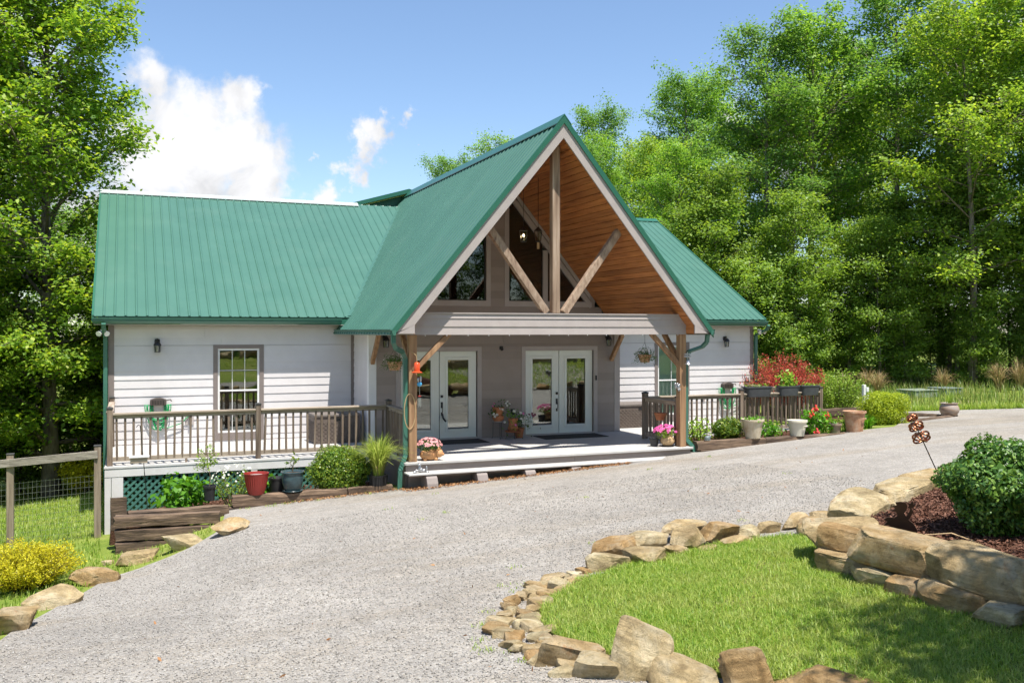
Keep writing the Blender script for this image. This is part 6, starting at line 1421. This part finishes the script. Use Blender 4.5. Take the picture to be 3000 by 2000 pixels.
bmx = bmesh.new(); vs_ = [bmx.verts.new(p - Vector(t.location)) for p in v[:n]]; fc = bmx.faces.new(vs_); bmesh.ops.triangulate(bmx, faces=[fc]); r_ = bmesh.ops.extrude_face_region(bmx, geom=bmx.faces[:]); bmesh.ops.translate(bmx, verts=[e for e in r_['geom'] if isinstance(e, bmesh.types.BMVert)], vec=nrm_ * .006)
mes = bpy.data.meshes.new('plate'); bmx.to_mesh(mes); bmx.free(); mes.materials.append(M['rust']); link('plate', mes, t)
MB().tube([org + ux * .20 + uz * .06, Vector((7.25, 6.55, .60)), Vector((7.45, 6.2, .5))], .007, 6).build('rod', M['tan_pot'], t)

# neighbour shed far left
t = thing('garden_shed', 'shed with teal roof glimpsed through the trees on the left', 'shed', (.3, 41, g(.3, 41))); z = g(.3, 41); MB().box(-1.2, 1.6, 40.2, 42.2, z, z + 3.0).build('wall', M['siding_taupe'], t); m = MB().xz([(-1.6, z + 2.9), (2.0, z + 2.9), (.2, z + 4.3)], 40, 42.4); m.build('roof', M['roof_green'], t)

# ------------------------------------------------------------------ trees
def make_tree(seed, H, Rr, base, nbr, leaf, per, mat, rtr, cone=.0, clr=.42, spread=1.0):
    rg = np.random.RandomState(seed); m = MB(); kx, ky = rg.normal(0, .012, 2) * H
    def tr(t): return np.array([kx * t * t * 2 + .05 * math.sin(t * 7 + seed), ky * t * t * 2 + .05 * math.cos(t * 6 + seed), H * t])
    ts = np.linspace(0, .97, 10); rad = [rtr * (1.0 - .86 * q ** .9) * (1.25 if q == 0 else 1) for q in ts]
    pp = [tr(q) for q in ts]; pp[0][2] = -.3
    m.tube(pp, rad, 9)
    C = []
    for k in range(nbr):
        t = base + (1 - base) * ((k + rg.uniform(0, 1)) / nbr) ** .9; t = min(t, .975); a = k * 2.39996 + rg.uniform(-.4, .4); u = (t - base) / (1 - base)
        prof = (math.sin(math.pi * min(1, .24 + u * .60)) ** .8) * (1 - cone * u); L = Rr * prof * rg.uniform(.65, 1.15); el = R(6 + 54 * u + rg.uniform(-18, 22))
        d = np.array([math.cos(a) * math.cos(el), math.sin(a) * math.cos(el), math.sin(el)]); p0 = tr(t); p1 = p0 + d * L * .5 + np.array([0, 0, .05 * L]); p2 = p0 + d * L + np.array([0, 0, -.06 * L + .10 * L * rg.uniform(-1, 1)])
        rb = max(.012, rtr * .34 * (1 - .7 * t) * min(1, L / Rr + .2)); m.tube([p0, p1, p2], [rb, rb * .65, rb * .25], 5)
        ns = max(2, int(round(3 + 4.6 * L)))
        for i_ in range(ns):
            f = rg.uniform(.25, 1.0); q = (1 - f) ** 2 * p0 + 2 * f * (1 - f) * p1 + f * f * p2; a2 = a + rg.choice([-1, 1]) * rg.uniform(.3, 1.3); l2 = (.28 + .30 * L * (1 - f * .6)) * rg.uniform(.5, 1.2); e2 = rg.uniform(-.25, .65)
            e = q + np.array([math.cos(a2) * math.cos(e2), math.sin(a2) * math.cos(e2), math.sin(e2)]) * l2
            m.tube([q, e], [rb * .3 + .004, .004], 4, False); C.append(e); C.append(q + (e - q) * .45)
        C.append(p2)
    C = np.array(C); nC = len(C); rc = clr * rg.uniform(.55, 1.25, nC); cnt = (per * (rc / clr) ** 1.6 * rg.uniform(.6, 1.3, nC)).astype(int) + 4
    idx = np.repeat(np.arange(nC), cnt); P = C[idx] + rg.normal(size=(len(idx), 3)) * (rc[idx][:, None]) * np.array([.62, .62, .42])
    tilt = rg.normal(size=(nC, 3)) * .22
    Nn = rg.normal(size=P.shape) * .42 + np.array([0, 0, 1.0]) + tilt[idx] + (P - C[idx]) * np.array([.6, .6, .2])
    V = leaf_quads(P, Nn, leaf, rg, .62, .22, .4)
    return m.mesh('trunk', M['bark'], smooth=True), np_mesh('crown', V, 4, mat), len(P)
protos = {
 'oakA': make_tree(1, 15, 4.0, .34, 36, .145, 22, M['oak'], .22),
 'oakB': make_tree(2, 16.0, 3.8, .40, 36, .14, 22, M['ash'], .20),
 'oakC': make_tree(3, 13.5, 4.0, .28, 36, .145, 22, M['hickory'], .17),
 'maple': make_tree(4, 15, 3.5, .06, 74, .14, 28, M['maple'], .24, clr=.36),
 'shade': make_tree(7, 8.0, 1.5, .64, 16, .12, 12, M['oak'], .10),
 'young': make_tree(5, 8, 2.2, .15, 30, .13, 22, M['understory'], .09),
 'sapling': make_tree(6, 4.6, 1.7, .06, 26, .115, 22, M['understory'], .05, clr=.34),
}
def tree(kind, label, x, y, s, rz, group=None, name=None, sz=1.0, cat='tree', lean=(0, 0)):
    tm, cm, _ = protos[kind]; t = thing(name or {'o': 'oak_tree', 'm': 'maple_tree', 'y': 'young_tree', 's': 'sapling'}[kind[0]], label, cat, (x, y, g(x, y)), group)
    t.rotation_euler = (R(lean[0]), R(lean[1]), R(rz)); t.scale = (s, s, s * sz)
    for n_, me_ in (('trunk', tm), ('crown', cm)):
        o = bpy.data.objects.new(n_, me_); COL.objects.link(o); o.parent = t
    return t
# left of the house
GTL = 'trees left of the house'
tree('maple', 'tall maple with thick trunk behind the wire fence on the left', -2.05, 28.9, .98, 120, GTL)
tree('maple', 'second maple just left of the tall trunk', -5.0, 30.0, 1.08, 140, GTL)
tree('maple', 'low branched maple at the far left edge of the photo', -6.6, 26.5, .62, 60, GTL)
tree('maple', 'small bright maple between the fence and the tall trunk', -4.1, 27.6, .48, 200, GTL)
for k, (kd, x, y, s) in enumerate((('oakA', -3.8, 37, .78), ('oakC', -.6, 40, .62), ('oakB', -9, 36, .8), ('oakC', -6.5, 41, .75), ('young', -3.9, 30.2, .85), ('young', -5.9, 28.6, .8), ('young', -.8, 31.6, .8), ('young', -8.3, 31, 1.0), ('young', -4.2, 33, .95), ('young', -.4, 36, .8), ('young', -6.4, 32, 1.0), ('oakC', -12, 44, .85), ('oakA', -2.5, 47, .68))):
    tree(kd, 'tree in the woods behind the left wire fence', x, y, s, k * 47, 'woods behind the left fence')
for k, (x, y) in enumerate(((-3.2, 32.2), (-5.4, 32.8), (-1.2, 33.5), (-7.2, 30.4), (.4, 34.5), (-4.4, 31.2), (-3.0, 30.9), (-5.0, 29.4), (-6.6, 28.0), (-1.0, 31.2), (-2.6, 35.0), (-.3, 37.5), (1.2, 37.0))):
    tree('sapling', 'leafy sapling under the trees on the left', x, y, .75 + .06 * (k % 4), k * 61, 'saplings behind the left fence')
# behind and right of the house
big = [('oakA', 21.0, 33, .62, 'oak rising right behind the right wing'), ('oakC', 23.4, 37.5, .74, 'round crowned oak left of the tall spreading oak'), ('oakB', 25.6, 33.0, .90, 'tall spreading oak with a branch reaching over the sky'), ('oakA', 28.6, 33.5, 1.0, 'tall oak in the middle of the right woods'), ('oakB', 31.4, 31.2, 1.02, 'tall dense oak right of the middle of the woods'),
       ('oakA', 33.6, 28.6, 1.08, 'large oak towards the right edge'), ('oakB', 34.6, 25.0, 1.12, 'tallest oak rising past the top right corner'), ('oakC', 30.6, 26.6, 1.0, 'shorter full crowned tree before the tall oaks on the right'), ('oakC', 36.5, 22.5, 1.2, 'oak at the right edge of the photo')]
for k, (kd, x, y, s, lab) in enumerate(big): tree(kd, lab, x, y, s, 33 + k * 71, 'tall trees right of the house')
rgt = random.Random(9)
rows = [('oakC', 17.6, 36, .54), ('oakA', 18.6, 40, .66), ('oakB', 20.8, 41, .66), ('oakA', 22.6, 44, .76), ('oakB', 26.2, 40, .88), ('oakA', 29, 42, .95), ('oakC', 31, 38, 1.0), ('oakB', 34, 38, 1.0), ('oakA', 37, 34, 1.05), ('oakB', 39.5, 30, 1.08), ('oakA', 41, 26, 1.1), ('oakC', 38, 41, 1.0), ('oakB', 43, 36, 1.05), ('oakA', 46, 30, 1.1), ('oakC', 33, 45, .95), ('oakB', 26, 49, .9), ('oakA', 19, 48, .8), ('oakB', 50, 40, 1.1), ('oakA', 45, 46, 1.1), ('oakC', 30, 52, .95), ('oakB', 14.5, 43, .64), ('oakC', 11.8, 44.5, .60), ('oakA', 13.2, 49, .55)]
for kd, x, y, s in rows: tree(kd, 'tree in the dense woods behind the house', x, y, s, rgt.uniform(0, 360), 'dense woods behind the house')
for k in range(22):
    u = k / 21; x, y = 20.5 + 21 * u + rgt.uniform(-.8, .8), 33.0 - 9.5 * u + rgt.uniform(-1.5, 2.5); tree('young', 'slender young tree at the edge of the right woods', x, y, rgt.uniform(.75, 1.1), rgt.uniform(0, 360), 'young trees at the edge of the right woods')
for k in range(40):
    u = (k % 20) / 19; x, y = 19.5 + 23 * u + rgt.uniform(-.7, .7), 31.5 - 9.0 * u + rgt.uniform(-1, 1.2) + (3.5 if k >= 20 else 0); tree('sapling', 'leafy undergrowth sapling at the edge of the right woods', x, y, rgt.uniform(.55, 1.0), rgt.uniform(0, 360), 'undergrowth of the right woods')
# trees on the bank behind the viewer, seen in the window glass; one overhanging the lawn on the right
for k, (kd, x, y, s) in enumerate((('oakA', -8, -13, .8), ('oakC', -2, -15, .75), ('oakB', 4.5, -16, .8), ('oakC', 10.5, -14.5, .8), ('oakA', 16.5, -13, .85), ('oakB', 23, -11, .8), ('young', 1, -12, .9), ('young', 8, -11.5, .9), ('oakC', -14, -8, .8), ('oakA', 20, -8, .9), ('oakB', 26, -6, .95), ('oakC', 30, -10, 1.0), ('oakA', 34, -4, 1.0), ('oakB', 13.5, -11, .9), ('oakC', 22.5, -15, 1.0), ('oakA', 28.5, -15, 1.05), ('young', 18, -6, 1.0), ('young', 24, -4, 1.0), ('sapling', 15, -4, 1.0), ('sapling', 19.5, -3, 1.0), ('sapling', 27, -2, 1.1), ('sapling', 5.5, -8, 1.0), ('sapling', -1, -8.5, 1.0), ('sapling', 11, -8.2, 1.0))):
    tree(kd, 'tree on the bank facing the house, mirrored in the glass', x, y, s, k * 83, 'trees mirrored in the windows')
tree('shade', 'small tree beyond the right edge shading the lawn', 6.5, 2.15, 1.0, 20, name='oak_tree')
